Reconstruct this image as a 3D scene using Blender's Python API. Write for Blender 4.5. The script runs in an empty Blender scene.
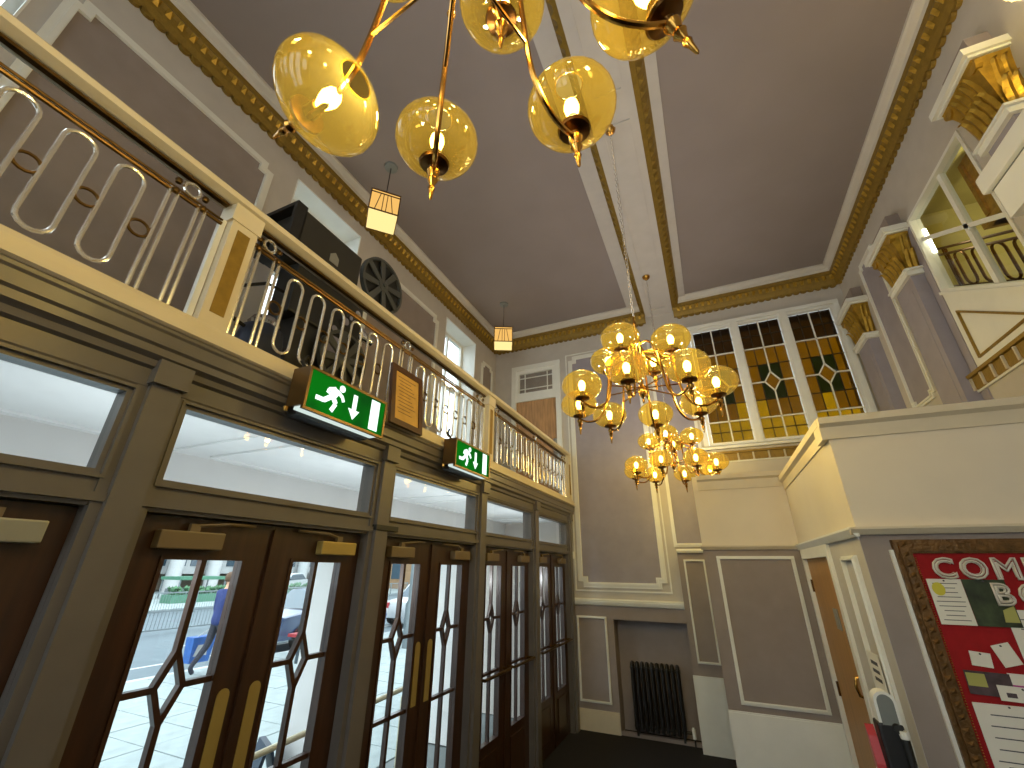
import bpy, bmesh, math, random
from mathutils import Matrix, Vector
random.seed(7)
PI = math.pi
sc = bpy.context.scene
COL = sc.collection

# ------------------------------------------------------------------ camera, sky, exposure
CAM_H = 1.92
cam_d = bpy.data.cameras.new('camera'); cam = bpy.data.objects.new('camera', cam_d); COL.objects.link(cam)
cam_d.sensor_width = 36; cam_d.lens = 418.51 * 36 / 1024; cam_d.clip_start = .02; cam_d.clip_end = 400
cam.matrix_world = (Matrix.Translation((0, 0, CAM_H)) @ Matrix.Rotation(0.427165, 4, 'Z')
                    @ Matrix.Rotation(1.984090, 4, 'X') @ Matrix.Rotation(0.011609, 4, 'Z'))
sc.camera = cam
w = bpy.data.worlds.new('overcast'); sc.world = w; w.use_nodes = True
bg = w.node_tree.nodes['Background']; bg.inputs[0].default_value = (.84, .94, 1.0, 1); bg.inputs[1].default_value = 1.65
sc.view_settings.view_transform = 'Standard'; sc.view_settings.look = 'None'
sc.view_settings.gamma = 1; sc.view_settings.use_curve_mapping = False
sc.view_settings.exposure = 1.38
BULB_W = 2.2          # watts per chandelier bulb
sc.cycles.use_denoising = True
sc.cycles.max_bounces = 10; sc.cycles.transparent_max_bounces = 24; sc.cycles.diffuse_bounces = 5
sc.cycles.caustics_reflective = False; sc.cycles.caustics_refractive = False
sc.cycles.sample_clamp_indirect = 4

# ------------------------------------------------------------------ materials
def s2l(c): return tuple(((v / 255 / 12.92) if v <= 10 else ((v / 255 + .055) / 1.055) ** 2.4) for v in c) + (1,)
MATS = {}
def mat(name, rgb, rough=.6, metal=0, noise=.06, scale=6, bump=.0, bscale=80, coat=0, spec=.5, emit=None, es=0, grain=None):
    m = bpy.data.materials.new(name); m.use_nodes = True; nt = m.node_tree; b = nt.nodes['Principled BSDF']
    b.inputs['Roughness'].default_value = rough; b.inputs['Metallic'].default_value = metal
    b.inputs['Specular IOR Level'].default_value = spec; b.inputs['Coat Weight'].default_value = coat
    c = s2l(rgb)
    tc = nt.nodes.new('ShaderNodeTexCoord'); mp = nt.nodes.new('ShaderNodeMapping')
    nt.links.new(tc.outputs['Object'], mp.inputs[0])
    if grain: mp.inputs['Scale'].default_value = grain
    nz = nt.nodes.new('ShaderNodeTexNoise'); nz.inputs['Scale'].default_value = scale; nz.inputs['Detail'].default_value = 5
    nt.links.new(mp.outputs[0], nz.inputs['Vector'])
    rp = nt.nodes.new('ShaderNodeValToRGB')
    rp.color_ramp.elements[0].position = .3; rp.color_ramp.elements[1].position = .7
    rp.color_ramp.elements[0].color = tuple(v * (1 - noise) for v in c[:3]) + (1,)
    rp.color_ramp.elements[1].color = tuple(min(1, v * (1 + noise)) for v in c[:3]) + (1,)
    nt.links.new(nz.outputs[0], rp.inputs[0]); nt.links.new(rp.outputs[0], b.inputs['Base Color'])
    if bump:
        n2 = nt.nodes.new('ShaderNodeTexNoise'); n2.inputs['Scale'].default_value = bscale
        nt.links.new(mp.outputs[0], n2.inputs['Vector'])
        bp = nt.nodes.new('ShaderNodeBump'); bp.inputs['Strength'].default_value = bump; bp.inputs['Distance'].default_value = .01
        nt.links.new(n2.outputs[0], bp.inputs['Height']); nt.links.new(bp.outputs[0], b.inputs['Normal'])
    if emit:
        b.inputs['Emission Color'].default_value = s2l(emit); b.inputs['Emission Strength'].default_value = es
    MATS[name] = m; return m
def glassmat(name, tint, rough=.02, ior=1.5, transl=0, trcol=None, noise=0, nscale=12):
    m = bpy.data.materials.new(name); m.use_nodes = True; nt = m.node_tree; nt.nodes.clear()
    o = nt.nodes.new('ShaderNodeOutputMaterial'); t = nt.nodes.new('ShaderNodeBsdfTransparent'); g = nt.nodes.new('ShaderNodeBsdfGlossy')
    t.inputs[0].default_value = tint + (1,); g.inputs['Roughness'].default_value = rough
    if noise:
        nz = nt.nodes.new('ShaderNodeTexNoise'); nz.inputs['Scale'].default_value = nscale; tc = nt.nodes.new('ShaderNodeTexCoord')
        nt.links.new(tc.outputs['Object'], nz.inputs['Vector']); rp = nt.nodes.new('ShaderNodeValToRGB')
        rp.color_ramp.elements[0].color = tuple(v * (1 - noise) for v in tint) + (1,); rp.color_ramp.elements[1].color = tuple(min(1, v * (1 + noise)) for v in tint) + (1,)
        nt.links.new(nz.outputs[0], rp.inputs[0]); nt.links.new(rp.outputs[0], t.inputs[0])
    fr = nt.nodes.new('ShaderNodeFresnel'); fr.inputs[0].default_value = ior
    ge = nt.nodes.new('ShaderNodeNewGeometry'); iv = nt.nodes.new('ShaderNodeMath'); iv.operation = 'SUBTRACT'; iv.inputs[0].default_value = 1
    nt.links.new(ge.outputs['Backfacing'], iv.inputs[1]); mu = nt.nodes.new('ShaderNodeMath'); mu.operation = 'MULTIPLY'
    nt.links.new(fr.outputs[0], mu.inputs[0]); nt.links.new(iv.outputs[0], mu.inputs[1])
    mx = nt.nodes.new('ShaderNodeMixShader'); nt.links.new(mu.outputs[0], mx.inputs[0])
    src = t
    if transl:
        tl = nt.nodes.new('ShaderNodeBsdfTranslucent'); tl.inputs[0].default_value = trcol + (1,)
        m2 = nt.nodes.new('ShaderNodeMixShader'); m2.inputs[0].default_value = transl
        nt.links.new(t.outputs[0], m2.inputs[1]); nt.links.new(tl.outputs[0], m2.inputs[2]); src = m2
    nt.links.new(src.outputs[0], mx.inputs[1]); nt.links.new(g.outputs[0], mx.inputs[2]); nt.links.new(mx.outputs[0], o.inputs[0])
    MATS[name] = m; return m
def emitmat(name, rgb, s):
    m = bpy.data.materials.new(name); m.use_nodes = True; nt = m.node_tree; nt.nodes.clear()
    o = nt.nodes.new('ShaderNodeOutputMaterial'); e = nt.nodes.new('ShaderNodeEmission'); e.inputs[0].default_value = s2l(rgb); e.inputs[1].default_value = s
    nt.links.new(e.outputs[0], o.inputs[0]); MATS[name] = m; return m

mat('taupe', (145, 133, 128), .75, bump=.05)
mat('lilac', (150, 144, 154), .75, bump=.05)
mat('ceiling_taupe', (144, 133, 129), .85, noise=.04, scale=2)
mat('stone', (190, 184, 177), .7, noise=.04)
mat('pale_stone', (206, 200, 190), .6, noise=.03)
mat('trim', (226, 226, 220), .5, noise=.03)
mat('cream', (208, 196, 172), .45, noise=.04)
mat('cream_wall', (218, 207, 188), .7, noise=.03, scale=3)
mat('gloss_taupe', (100, 95, 92), .30, noise=.07, bump=.04, bscale=30)
mat('gold_paint', (178, 142, 52), .36, metal=.65, noise=.25, scale=14, bump=.3, bscale=40)
mat('gold_flat', (140, 112, 42), .5, metal=.3, noise=.15, scale=20, bump=.2, bscale=60)
mat('brass', (196, 146, 70), .2, metal=1, noise=.1)
mat('brass_satin', (168, 146, 84), .45, metal=.4)
mat('dark_brass', (96, 66, 34), .3, metal=1, noise=.15)
mat('nickel', (232, 228, 222), .2, metal=.75, noise=.05)
mat('old_brass', (104, 80, 46), .36, metal=1, noise=.2, scale=20)
mat('door_wood', (54, 32, 18), .35, noise=.35, scale=5, grain=(6, 6, .5), coat=.2)
mat('oak', (168, 122, 60), .45, noise=.14, scale=5, grain=(8, 8, .4))
mat('ply', (178, 136, 90), .5, noise=.25, scale=6, grain=(5, 5, .6))
mat('carpet', (26, 22, 22), .95, noise=.4, scale=60, bump=.4, bscale=200)
mat('iron_black', (24, 22, 23), .45, noise=.1)
mat('black_paint', (30, 30, 30), .5, noise=.15)
mat('olive_black', (46, 44, 38), .5, noise=.12)
mat('reel_grey', (92, 94, 92), .4, metal=.5)
mat('navy', (32, 42, 66), .5)
mat('chrome', (210, 212, 214), .12, metal=1)
mat('sign_bronze', (96, 74, 44), .32, metal=.6, noise=.15)
mat('white_plastic', (232, 232, 228), .4, noise=.02)
mat('grey_plastic', (120, 124, 122), .45)
mat('beige_box', (110, 94, 70), .4)
mat('silver_box', (150, 150, 142), .35, metal=.4)
mat('red_felt', (154, 16, 22), .9, noise=.1, scale=30)
mat('red_plastic', (190, 60, 66), .3)
mat('paper', (226, 222, 212), .8, noise=.03)
mat('paper_yellow', (206, 196, 70), .8)
mat('paper_olive', (170, 168, 96), .8)
mat('photo_green', (46, 58, 34), .5, noise=.8, scale=14)
mat('photo_dark', (70, 56, 60), .5, noise=.6, scale=16)
mat('magenta_print', (170, 70, 140), .7)
mat('ink', (74, 74, 80), .8)
mat('letter_silver', (206, 200, 190), .35, metal=.2)
mat('parchment', (196, 156, 84), .7, noise=.15, scale=10)
mat('frame_brown', (74, 46, 22), .4, noise=.2, scale=10)
mat('frame_bronze', (104, 74, 36), .38, metal=.5, noise=.35, scale=30, bump=.5, bscale=60)
mat('lead', (40, 34, 20), .6)
mat('rubber', (18, 18, 18), .8)
mat('asphalt', (94, 106, 112), .9, noise=.08, scale=3)
mat('paving', (144, 155, 155), .85, noise=.12, scale=4)
mat('mortar', (114, 121, 121), .95)
mat('line_white', (179, 180, 179), .8)
mat('line_yellow', (167, 162, 114), .8)
mat('render_white', (171, 174, 174), .8, noise=.03)
mat('render_cream', (156, 148, 133), .8, noise=.04)
mat('soffit', (236, 238, 238), .8, noise=.03)
mat('fascia_grey', (220, 220, 218), .8, noise=.03)
mat('brick_tan', (141, 114, 85), .85, noise=.15)
mat('galv', (114, 124, 127), .5, metal=.3)
mat('hedge', (68, 106, 76), .9, noise=.5, scale=8)
mat('stall_green', (72, 121, 98), .7)
mat('car_blue', (45, 63, 98), .25, coat=.6)
mat('car_white', (171, 176, 179), .3, coat=.5)
mat('car_glass', (60, 78, 90), .1)
mat('coat_blue', (38, 53, 106), .85, noise=.2, scale=20)
mat('bag_blue', (45, 91, 159), .7, noise=.2, scale=10)
mat('trousers', (44, 46, 56), .85)
mat('skin', (206, 160, 132), .6, noise=.04)
mat('hair', (92, 68, 48), .7)
mat('shelter_dark', (60, 74, 80), .4, metal=.4)
mat('poster_green', (91, 152, 91), .6, noise=.3, scale=5)
mat('sign_red', (162, 45, 53), .6)
mat('board_navy', (39, 53, 69), .6)
mat('rail_cream', (214, 206, 176), .4)
mat('stair_yellow', (192, 182, 118), .6, noise=.05)
glassmat('glass', (.96, .98, .98))
glassmat('globe_amber', (.82, .66, .22), .05, 1.55, .05, (.95, .66, .10))
glassmat('stain_amber', (.19, .115, .003), .25, 1.45, 0, None, .22, 9)
glassmat('stain_yellow', (.29, .20, .004), .25, 1.45, 0, None, .2, 9)
glassmat('stain_brown', (.07, .04, .004), .25, 1.45, 0, None, .3, 9)
glassmat('stain_green', (.045, .05, .01), .25, 1.45, 0, None, .3, 9)
glassmat('lamp_ribbed', (.95, .88, .45), .1, 1.45, .55, (.98, .88, .45))
emitmat('bulb', (255, 222, 140), 14)
emitmat('lantern_paper', (240, 186, 100), .42)
emitmat('lantern_base', (248, 222, 146), .48)
emitmat('tube_light', (255, 250, 215), 6)
emitmat('exit_white', (226, 255, 240), .7)
emitmat('diffuser', (226, 244, 236), .34)
def exitgreen():
    m = bpy.data.materials.new('exit_green'); m.use_nodes = True; nt = m.node_tree; nt.nodes.clear()
    o = nt.nodes.new('ShaderNodeOutputMaterial'); e = nt.nodes.new('ShaderNodeEmission'); tc = nt.nodes.new('ShaderNodeTexCoord')
    nz = nt.nodes.new('ShaderNodeTexNoise'); nz.inputs['Scale'].default_value = 4; nt.links.new(tc.outputs['Object'], nz.inputs[0])
    rp = nt.nodes.new('ShaderNodeValToRGB'); rp.color_ramp.elements[0].color = s2l((24, 92, 30)); rp.color_ramp.elements[1].color = s2l((20, 150, 30))
    rp.color_ramp.elements[0].position = .35; rp.color_ramp.elements[1].position = .62
    nt.links.new(nz.outputs[0], rp.inputs[0]); nt.links.new(rp.outputs[0], e.inputs[0]); e.inputs[1].default_value = .22; nt.links.new(e.outputs[0], o.inputs[0]); MATS['exit_green'] = m
exitgreen()

# ------------------------------------------------------------------ mesh helpers
class Fr:
    """a wall's own frame: u along the wall, v up, n out of the wall into the room"""
    def __init__(s, kind, c): s.k, s.c = kind, c
    def __call__(s, u, v, n=0):
        if s.k == 'far': return (u, s.c - n, v)        # faces -y
        if s.k == 'left': return (s.c + n, u, v)       # faces +x
        if s.k == 'right': return (s.c - n, u, v)      # faces -x
        if s.k == 'back': return (u, s.c + n, v)
        if s.k == 'down': return (u, v, s.c - n)       # ceiling
class MB:
    def __init__(s): s.v, s.f = [], []
    def add(s, vs, fs):
        o = len(s.v); s.v += [tuple(p) for p in vs]; s.f += [tuple(i + o for i in q) for q in fs]; return s
    def box(s, x0, y0, z0, x1, y1, z1):
        vs = [(x, y, z) for z in (z0, z1) for y in (y0, y1) for x in (x0, x1)]
        return s.add(vs, [(0, 2, 3, 1), (4, 5, 7, 6), (0, 1, 5, 4), (2, 6, 7, 3), (0, 4, 6, 2), (1, 3, 7, 5)])
    def bev(s, x0, y0, z0, x1, y1, z1, b=.01):
        bm = bmesh.new(); bmesh.ops.create_cube(bm, size=1)
        for v in bm.verts: v.co = Vector(((x0 + x1) / 2 + v.co.x * (x1 - x0), (y0 + y1) / 2 + v.co.y * (y1 - y0), (z0 + z1) / 2 + v.co.z * (z1 - z0)))
        bmesh.ops.bevel(bm, geom=bm.edges[:], offset=b, segments=2, affect='EDGES', profile=.6)
        bm.verts.index_update(); s.add([v.co[:] for v in bm.verts], [[v.index for v in f.verts] for f in bm.faces]); bm.free(); return s
    def prism(s, poly, fr, n0, n1):
        k = len(poly); vs = [fr(u, v, n0) for u, v in poly] + [fr(u, v, n1) for u, v in poly]
        return s.add(vs, [tuple(range(k))[::-1], tuple(range(k, 2 * k))] + [(i, (i + 1) % k, k + (i + 1) % k, k + i) for i in range(k)])
    def rect(s, fr, u0, u1, v0, v1, n0, n1): return s.prism([(u0, v0), (u1, v0), (u1, v1), (u0, v1)], fr, n0, n1)
    def ring(s, poly, wd, fr, n0, n1, out=False):
        a = offset(poly, wd if not out else 0); b = poly if not out else offset(poly, -wd)
        k = len(poly); vs = []
        for P in (b, a):
            for n in (n0, n1): vs += [fr(u, v, n) for u, v in P]
        fs = []
        for i in range(k):
            j = (i + 1) % k
            fs += [(i, j, k + j, k + i), (2 * k + j, 2 * k + i, 3 * k + i, 3 * k + j), (k + i, k + j, 3 * k + j, 3 * k + i), (j, i, 2 * k + i, 2 * k + j)]
        return s.add(vs, fs)
    def tube(s, path, r, seg=8, closed=False, caps=True):
        P = [Vector(p) for p in path]; n = len(P); rings = []
        rr = r if isinstance(r, (list, tuple)) else [r] * n
        up = None
        for i, p in enumerate(P):
            if closed: t = (P[(i + 1) % n] - P[i - 1])
            else: t = P[min(i + 1, n - 1)] - P[max(i - 1, 0)]
            t.normalize()
            if up is None:
                up = Vector((0, 0, 1)) if abs(t.z) < .9 else Vector((1, 0, 0))
            a = t.cross(up)
            if a.length < 1e-5: a = t.orthogonal()
            a.normalize(); b = a.cross(t); b.normalize(); up = b
            rings.append([p + (a * math.cos(2 * PI * k / seg) + b * math.sin(2 * PI * k / seg)) * rr[i] for k in range(seg)])
        vs = [q for R in rings for q in R]; fs = []
        for i in range(n if closed else n - 1):
            j = (i + 1) % n
            for k in range(seg): fs.append((i * seg + k, i * seg + (k + 1) % seg, j * seg + (k + 1) % seg, j * seg + k))
        if caps and not closed: fs += [tuple(range(seg))[::-1], tuple((n - 1) * seg + k for k in range(seg))]
        return s.add(vs, fs)
    def lathe(s, prof, c=(0, 0, 0), seg=16, axis='z', cap=True, sx=1, sy=1):
        vs = []
        for r, h in prof:
            for k in range(seg):
                a = 2 * PI * k / seg; x, y = r * math.cos(a) * sx, r * math.sin(a) * sy
                q = (x, y, h) if axis == 'z' else ((h, x, y) if axis == 'x' else (x, h, y))
                vs.append((q[0] + c[0], q[1] + c[1], q[2] + c[2]))
        n = len(prof); fs = [(i * seg + k, i * seg + (k + 1) % seg, (i + 1) * seg + (k + 1) % seg, (i + 1) * seg + k) for i in range(n - 1) for k in range(seg)]
        if cap: fs += [tuple(range(seg))[::-1], tuple((n - 1) * seg + k for k in range(seg))]
        return s.add(vs, fs)
    def sweep(s, prof, fr, u0, u1, m0=0, m1=0):
        """extrude profile [(n, v)] along u; m0/m1 mitre the ends by n"""
        k = len(prof); vs = [fr(u0 + m0 * n, v, n) for n, v in prof] + [fr(u1 - m1 * n, v, n) for n, v in prof]
        return s.add(vs, [tuple(range(k))[::-1], tuple(range(k, 2 * k))] + [(i, (i + 1) % k, k + (i + 1) % k, k + i) for i in range(k)])
    def mesh(s, name, smooth=False):
        me = bpy.data.meshes.new(name); me.from_pydata(s.v, [], s.f)
        bm = bmesh.new(); bm.from_mesh(me); bmesh.ops.recalc_face_normals(bm, faces=bm.faces); bm.to_mesh(me); bm.free()
        if smooth:
            me.polygons.foreach_set('use_smooth', [True] * len(me.polygons)); me.set_sharp_from_angle(angle=.7)
        return me
    def build(s, name, m, parent=None, smooth=False, **props):
        if parent is not None:
            o = wloc(parent); s.v = [(a - o.x, b - o.y, c - o.z) for a, b, c in s.v]
        return link(name, s.mesh(name, smooth), m, parent, **props)
def wloc(o):
    p = Vector(o.location)
    while o.parent: o = o.parent; p = p + o.location
    return p
def link(name, me, m, parent=None, loc=None, **props):
    if m and not me.materials: me.materials.append(MATS[m])
    o = bpy.data.objects.new(name, me); COL.objects.link(o)
    if parent: o.parent = parent
    if loc: o.location = loc
    for k, v in props.items(): o[k] = v
    return o
def empty(name, loc=(0, 0, 0), parent=None, **props):
    o = bpy.data.objects.new(name, None); COL.objects.link(o); o.location = loc; o.empty_display_size = .05
    if parent: o.parent = parent
    for k, v in props.items(): o[k] = v
    return o
def thing(name, loc, label, cat, group=None):
    o = empty(name, loc, label=label, category=cat)
    if group: o['group'] = group
    return o
def tag(o, label, cat, group=None):
    o['label'] = label; o['category'] = cat
    if group: o['group'] = group
    return o
def offset(poly, d):
    """move every edge of a polygon inwards by d"""
    A = sum(p[0] * q[1] - q[0] * p[1] for p, q in zip(poly, poly[1:] + poly[:1])); sg = 1 if A > 0 else -1
    out = []; n = len(poly)
    for i in range(n):
        p0, p1, p2 = Vector(poly[i - 1]), Vector(poly[i]), Vector(poly[(i + 1) % n])
        e1 = (p1 - p0).normalized(); e2 = (p2 - p1).normalized()
        n1 = Vector((-e1.y, e1.x)) * sg; n2 = Vector((-e2.y, e2.x)) * sg
        b = n1 + n2; k = d * 2 / max(.2, b.length_squared)
        out.append(tuple(p1 + b * k))
    return out
def notched(u0, u1, v0, v1, s):
    return [(u0 + s, v0), (u1 - s, v0), (u1 - s, v0 + s), (u1, v0 + s), (u1, v1 - s), (u1 - s, v1 - s), (u1 - s, v1), (u0 + s, v1), (u0 + s, v1 - s), (u0, v1 - s), (u0, v0 + s), (u0 + s, v0 + s)]
def rectp(u0, u1, v0, v1): return [(u0, v0), (u1, v0), (u1, v1), (u0, v1)]
def holed(fr, u0, u1, v0, v1, holes, n0, n1):
    """a wall slab with rectangular openings"""
    us = sorted({u0, u1, *[h[0] for h in holes], *[h[1] for h in holes]}); vs = sorted({v0, v1, *[h[2] for h in holes], *[h[3] for h in holes]})
    m = MB()
    for a, b in zip(us, us[1:]):
        run = None
        for c, d in zip(vs, vs[1:]):
            mu, mv = (a + b) / 2, (c + d) / 2
            if any(h[0] < mu < h[1] and h[2] < mv < h[3] for h in holes):
                if run: m.rect(fr, a, b, run[0], run[1], n0, n1); run = None
            else: run = (run[0], d) if run else (c, d)
        if run: m.rect(fr, a, b, run[0], run[1], n0, n1)
    return m
def wall_panel(parent, fr, u0, u1, v0, v1, m='taupe', s=0, wd=.035, n=.0, tm='trim', dbl=False):
    """painted panel in a raised moulding frame, a child of its wall"""
    P = notched(u0, u1, v0, v1, s) if s else rectp(u0, u1, v0, v1)
    p = MB().prism(P, fr, n, n + .004).build('wall_panel', m, parent)
    mo = MB().ring(P, wd, fr, n, n + .018, out=True)
    mo.ring(offset(P, -.004), wd * .42, fr, n + .016, n + .028, out=True)
    if dbl: mo.ring(rectp(u0 - wd - .05, u1 + wd + .05, v0 - wd - .05, v1 + wd + .05), .018, fr, n, n + .014)
    mo.build('moulding', tm, p)
    return p
def pointlight(name, loc, power, rgb, r=.03, parent=None):
    l = bpy.data.lights.new(name, 'POINT'); l.energy = power; l.color = rgb; l.shadow_soft_size = r
    o = bpy.data.objects.new(name, l); COL.objects.link(o); o.location = loc
    if parent: o.parent = parent
    return o

# ------------------------------------------------------------------ room dimensions (metres)
XD = -1.98      # door wall face
XG = -3.36      # gallery outer wall face
YF = 6.60       # far wall face
XR = 2.30       # upper right wall face
ZC = 6.12       # ceiling
YB = -4.2       # wall behind the camera
ZR = 3.66       # balustrade top
FAR, LEFT, GAL, RIGHT, DOWN = Fr('far', YF), Fr('left', XD), Fr('left', XG), Fr('right', XR), Fr('down', ZC)

# ------------------------------------------------------------------ floor and ceiling
MB().box(XD - .12, YB, -.12, XR + .3, YF + .3, 0).build('floor', 'carpet', kind='structure', label='dark carpeted foyer floor', category='floor')
MB().box(XG - .4, YB - .2, ZC, XR + .4, YF + .4, ZC + .25).build('ceiling', 'ceiling_taupe', kind='structure', label='tall taupe painted foyer ceiling', category='ceiling')

# far wall with a radiator niche, a gallery doorway and the stained glass opening
NICHE = (-1.43, -.46, 0, 1.28); SG = (.17, 2.13, 3.56, 5.47); GD = (-2.93, -2.11, 2.8, 5.33)
wf = holed(FAR, XG - .36, XR + .3, 0, ZC, [NICHE, SG, GD], -.3, 0).build('wall_far', 'stone', kind='structure', label='far end wall of the foyer with radiator niche', category='wall')
m = MB(); m.rect(FAR, -1.5, -.4, 0, 1.35, -.34, -.24); m.build('niche_back', 'taupe', wf)
MB().rect(FAR, NICHE[0], NICHE[0] + .004, 0, 1.28, -.24, -.001).rect(FAR, NICHE[1] - .004, NICHE[1], 0, 1.28, -.24, -.001).rect(FAR, NICHE[0], NICHE[1], 1.276, 1.28, -.24, -.001).build('niche_lining', 'taupe', wf)
MB().rect(FAR, XD, -1.432, .23, 1.44, 0, .003).rect(FAR, -1.432, -.46, 1.281, 1.44, 0, .003).build('dado_face', 'taupe', wf)
wall_panel(wf, FAR, -1.915, -1.545, .33, 1.28, n=.003, wd=.026)
wall_panel(wf, FAR, -1.82, -.72, 1.74, 5.36, 'lilac', .075, .07, dbl=True)
wall_panel(wf, FAR, -.46, .02, 2.25, 5.40, 'lilac', .0, .045)
t = MB().sweep([(0, 1.44), (.03, 1.45), (.045, 1.49), (.045, 1.515), (.02, 1.53), (0, 1.53)], FAR, XD, -.46).build('trim_1', 'trim', kind='structure', label='white chair rail above the radiator niche', category='chair rail')
MB().rect(FAR, XD, -1.43, 0, .205, 0, .025).rect(FAR, XD, -1.43, .205, .228, 0, .015).build('baseboard_far', 'cream', kind='structure', label='cream skirting board beside the radiator niche', category='skirting')
MB().rect(FAR, NICHE[0], NICHE[1], .0, .04, -.05, .0).build('trim_2', 'taupe', kind='structure', label='taupe kerb strip across the niche foot', category='trim')

# shallow pier right of the niche
PIER = Fr('far', 6.43)
wp = MB().box(-.465, 6.43, 0, -.11, 6.6, 2.13).build('wall_pier', 'taupe', kind='structure', label='narrow taupe wall pier right of the radiator niche', category='wall')
wall_panel(wp, PIER, -.375, -.16, .90, 2.02, wd=.022)
MB().sweep([(0, 2.12), (.035, 2.125), (.045, 2.15), (.03, 2.17), (0, 2.17)], PIER, -.465, -.11).build('trim_3', 'trim', kind='structure', label='white rail along the top of the pier', category='trim')
MB().rect(PIER, -.475, -.11, 0, .75, 0, .02).build('baseboard_pier', 'trim', kind='structure', label='tall white plinth at the pier foot', category='skirting')

# stair enclosure: three walls stepping towards the camera
def capped_rail(m, fr, u0, u1, v, m0=0, m1=0, h=.04):
    return m.sweep([(0, v - h), (.02, v - h), (.04, v - .012), (.04, v), (0, v)], fr, u0, u1, m0, m1)
W2 = Fr('far', 5.08); W3 = Fr('right', .755); W4 = Fr('far', 3.09)
w2 = MB().box(-.11, 5.08, 0, .87, 5.2, 2.86).build('wall_stair_front', 'taupe', kind='structure', label='inner stair enclosure wall with one large panel', category='wall')
MB().rect(W2, -.11, .755, 2.13, 2.86, 0, .003).build('upper_face', 'cream_wall', w2)
wall_panel(w2, W2, .035, .655, .84, 2.02, wd=.03)
MB().rect(W2, -.115, .755, 0, .745, 0, .016).rect(W2, -.115, .755, .745, .758, 0, .01).build('plinth', 'trim', w2)
m = MB(); capped_rail(m, W2, -.125, .755, 2.15); m.build('rail', 'cream', w2)
MB().sweep([(0, 2.71), (.012, 2.71), (.016, 2.80), (.04, 2.82), (.04, 2.865), (-.15, 2.865), (-.15, 2.71)], W2, -.06, .755).build('coping', 'cream', w2)
w3 = holed(W3, 3.21, 5.08, 0, 2.80, [(3.92, 4.98, 0, 2.05)], -.12, 0).build('wall_stair_side', 'stone', kind='structure', label='side wall of the stair enclosure with the oak door', category='wall')
MB().rect(W3, 3.09, 5.08, 2.13, 2.68, 0, .003).build('upper_face', 'cream_wall', w3)
MB().rect(W3, 3.092, 3.22, 0, 2.13, 0, .003).build('corner_face', 'stone', w3)
wall_panel(w3, W3, 3.27, 3.52, .5, 1.98, 'stone', wd=.028)
m = MB(); capped_rail(m, W3, 3.064, 5.08, 2.151, h=.05); m.build('rail', 'trim', w3)
MB().sweep([(0, 2.67), (.012, 2.67), (.016, 2.74), (.04, 2.76), (.04, 2.805), (-.15, 2.805), (-.15, 2.67)], W3, 3.10, 5.08).build('coping', 'cream', w3)
w4 = MB().box(.755, 3.09, 0, XR + .05, 3.21, 2.79).build('wall_stair_near', 'taupe', kind='structure', label='near stair enclosure wall behind the notice board', category='wall')
MB().rect(W4, .755, XR, 2.13, 2.67, 0, .003).build('upper_face', 'cream_wall', w4)
m = MB(); capped_rail(m, W4, .718, XR, 2.15); m.build('rail', 'cream', w4)
MB().sweep([(0, 2.665), (.012, 2.665), (.016, 2.74), (.04, 2.76), (.04, 2.80), (-.15, 2.80), (-.15, 2.665)], W4, .717, XR).build('coping', 'cream', w4)
MB().rect(W4, .868, .884, 0, 2.03, 0, .02).build('moulding', 'trim', w4)
MB().box(.88, 3.22, 1.85, XR, 6.58, 1.95).box(-.1, 5.21, 1.85, .88, 6.58, 1.95).build('floor_landing', 'carpet', kind='structure', label='stair landing behind the parapet', category='floor')
# oak door in the side wall
d1 = empty('door_1', (.755, 4.45, 0), kind='structure', label='plain oak door in the stair enclosure side wall', category='door')
MB().rect(W3, 3.95, 4.95, .01, 2.02, -.05, -.012).build('leaf', 'oak', d1)
MB().rect(W3, 3.87, 3.95, 0, 2.1, -.08, .02).rect(W3, 4.95, 5.0, 0, 2.1, -.08, .02).rect(W3, 3.95, 4.95, 2.02, 2.1, -.08, .02).build('frame', 'trim', d1)
for z in (1.80, 1.03): MB().rect(W3, 4.93, 4.955, z - .05, z + .05, -.012, .003).build('hinge', 'dark_brass', d1)
MB().rect(W3, 4.22, 4.36, 1.52, 1.66, -.012, -.006).rect(W3, 4.25, 4.33, 1.55, 1.63, -.006, -.002).build('sign_plate', 'silver_box', d1)
MB().rect(W3, 3.96, 4.01, 1.44, 1.58, -.012, .012).build('lock', 'nickel', d1)
MB().tube([(.765, 3.99, 1.16), (.725, 3.99, 1.17), (.715, 3.99, 1.22), (.725, 3.99, 1.27), (.765, 3.99, 1.28)], .009, 8).build('handle', 'brass', d1, smooth=True)

# right upper wall, with the stair opening
HOLE = (3.50, 4.55, 3.49, 5.17)
wr = holed(RIGHT, YB, YF, 0, ZC, [HOLE], -.08, 0).build('wall_right', 'stone', kind='structure', label='right-hand upper wall with gilded pilasters', category='wall')
wall_panel(wr, RIGHT, 5.36, 5.82, 3.6, 5.50, 'lilac', .05, .05, n=.002)
MB().rect(RIGHT, 4.56, 4.66, 2.8, 5.1, 0, .012).build('side_strip', 'lilac', wr)
slope = lambda y: 4.27 + (y - 4.55) * .60
Q = [(3.50, 3.49), (4.55, 3.49), (4.55, slope(4.55)), (3.50, slope(3.50))]
sp = MB().prism(Q, RIGHT, -.075, .01).build('stair_panel', 'trim', wr)
m = MB().ring([(3.72, 3.575), (4.46, 3.575), (4.46, slope(4.46) - .17)], .016, RIGHT, .01, .026); m.build('gilt_moulding', 'gold_flat', sp)
MB().prism([(3.50, slope(3.5)), (4.55, slope(4.55)), (4.55, slope(4.55) + .03), (3.5, slope(3.5) + .03)], RIGHT, -.09, .03).build('sloping_sill', 'trim', wr)
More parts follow.
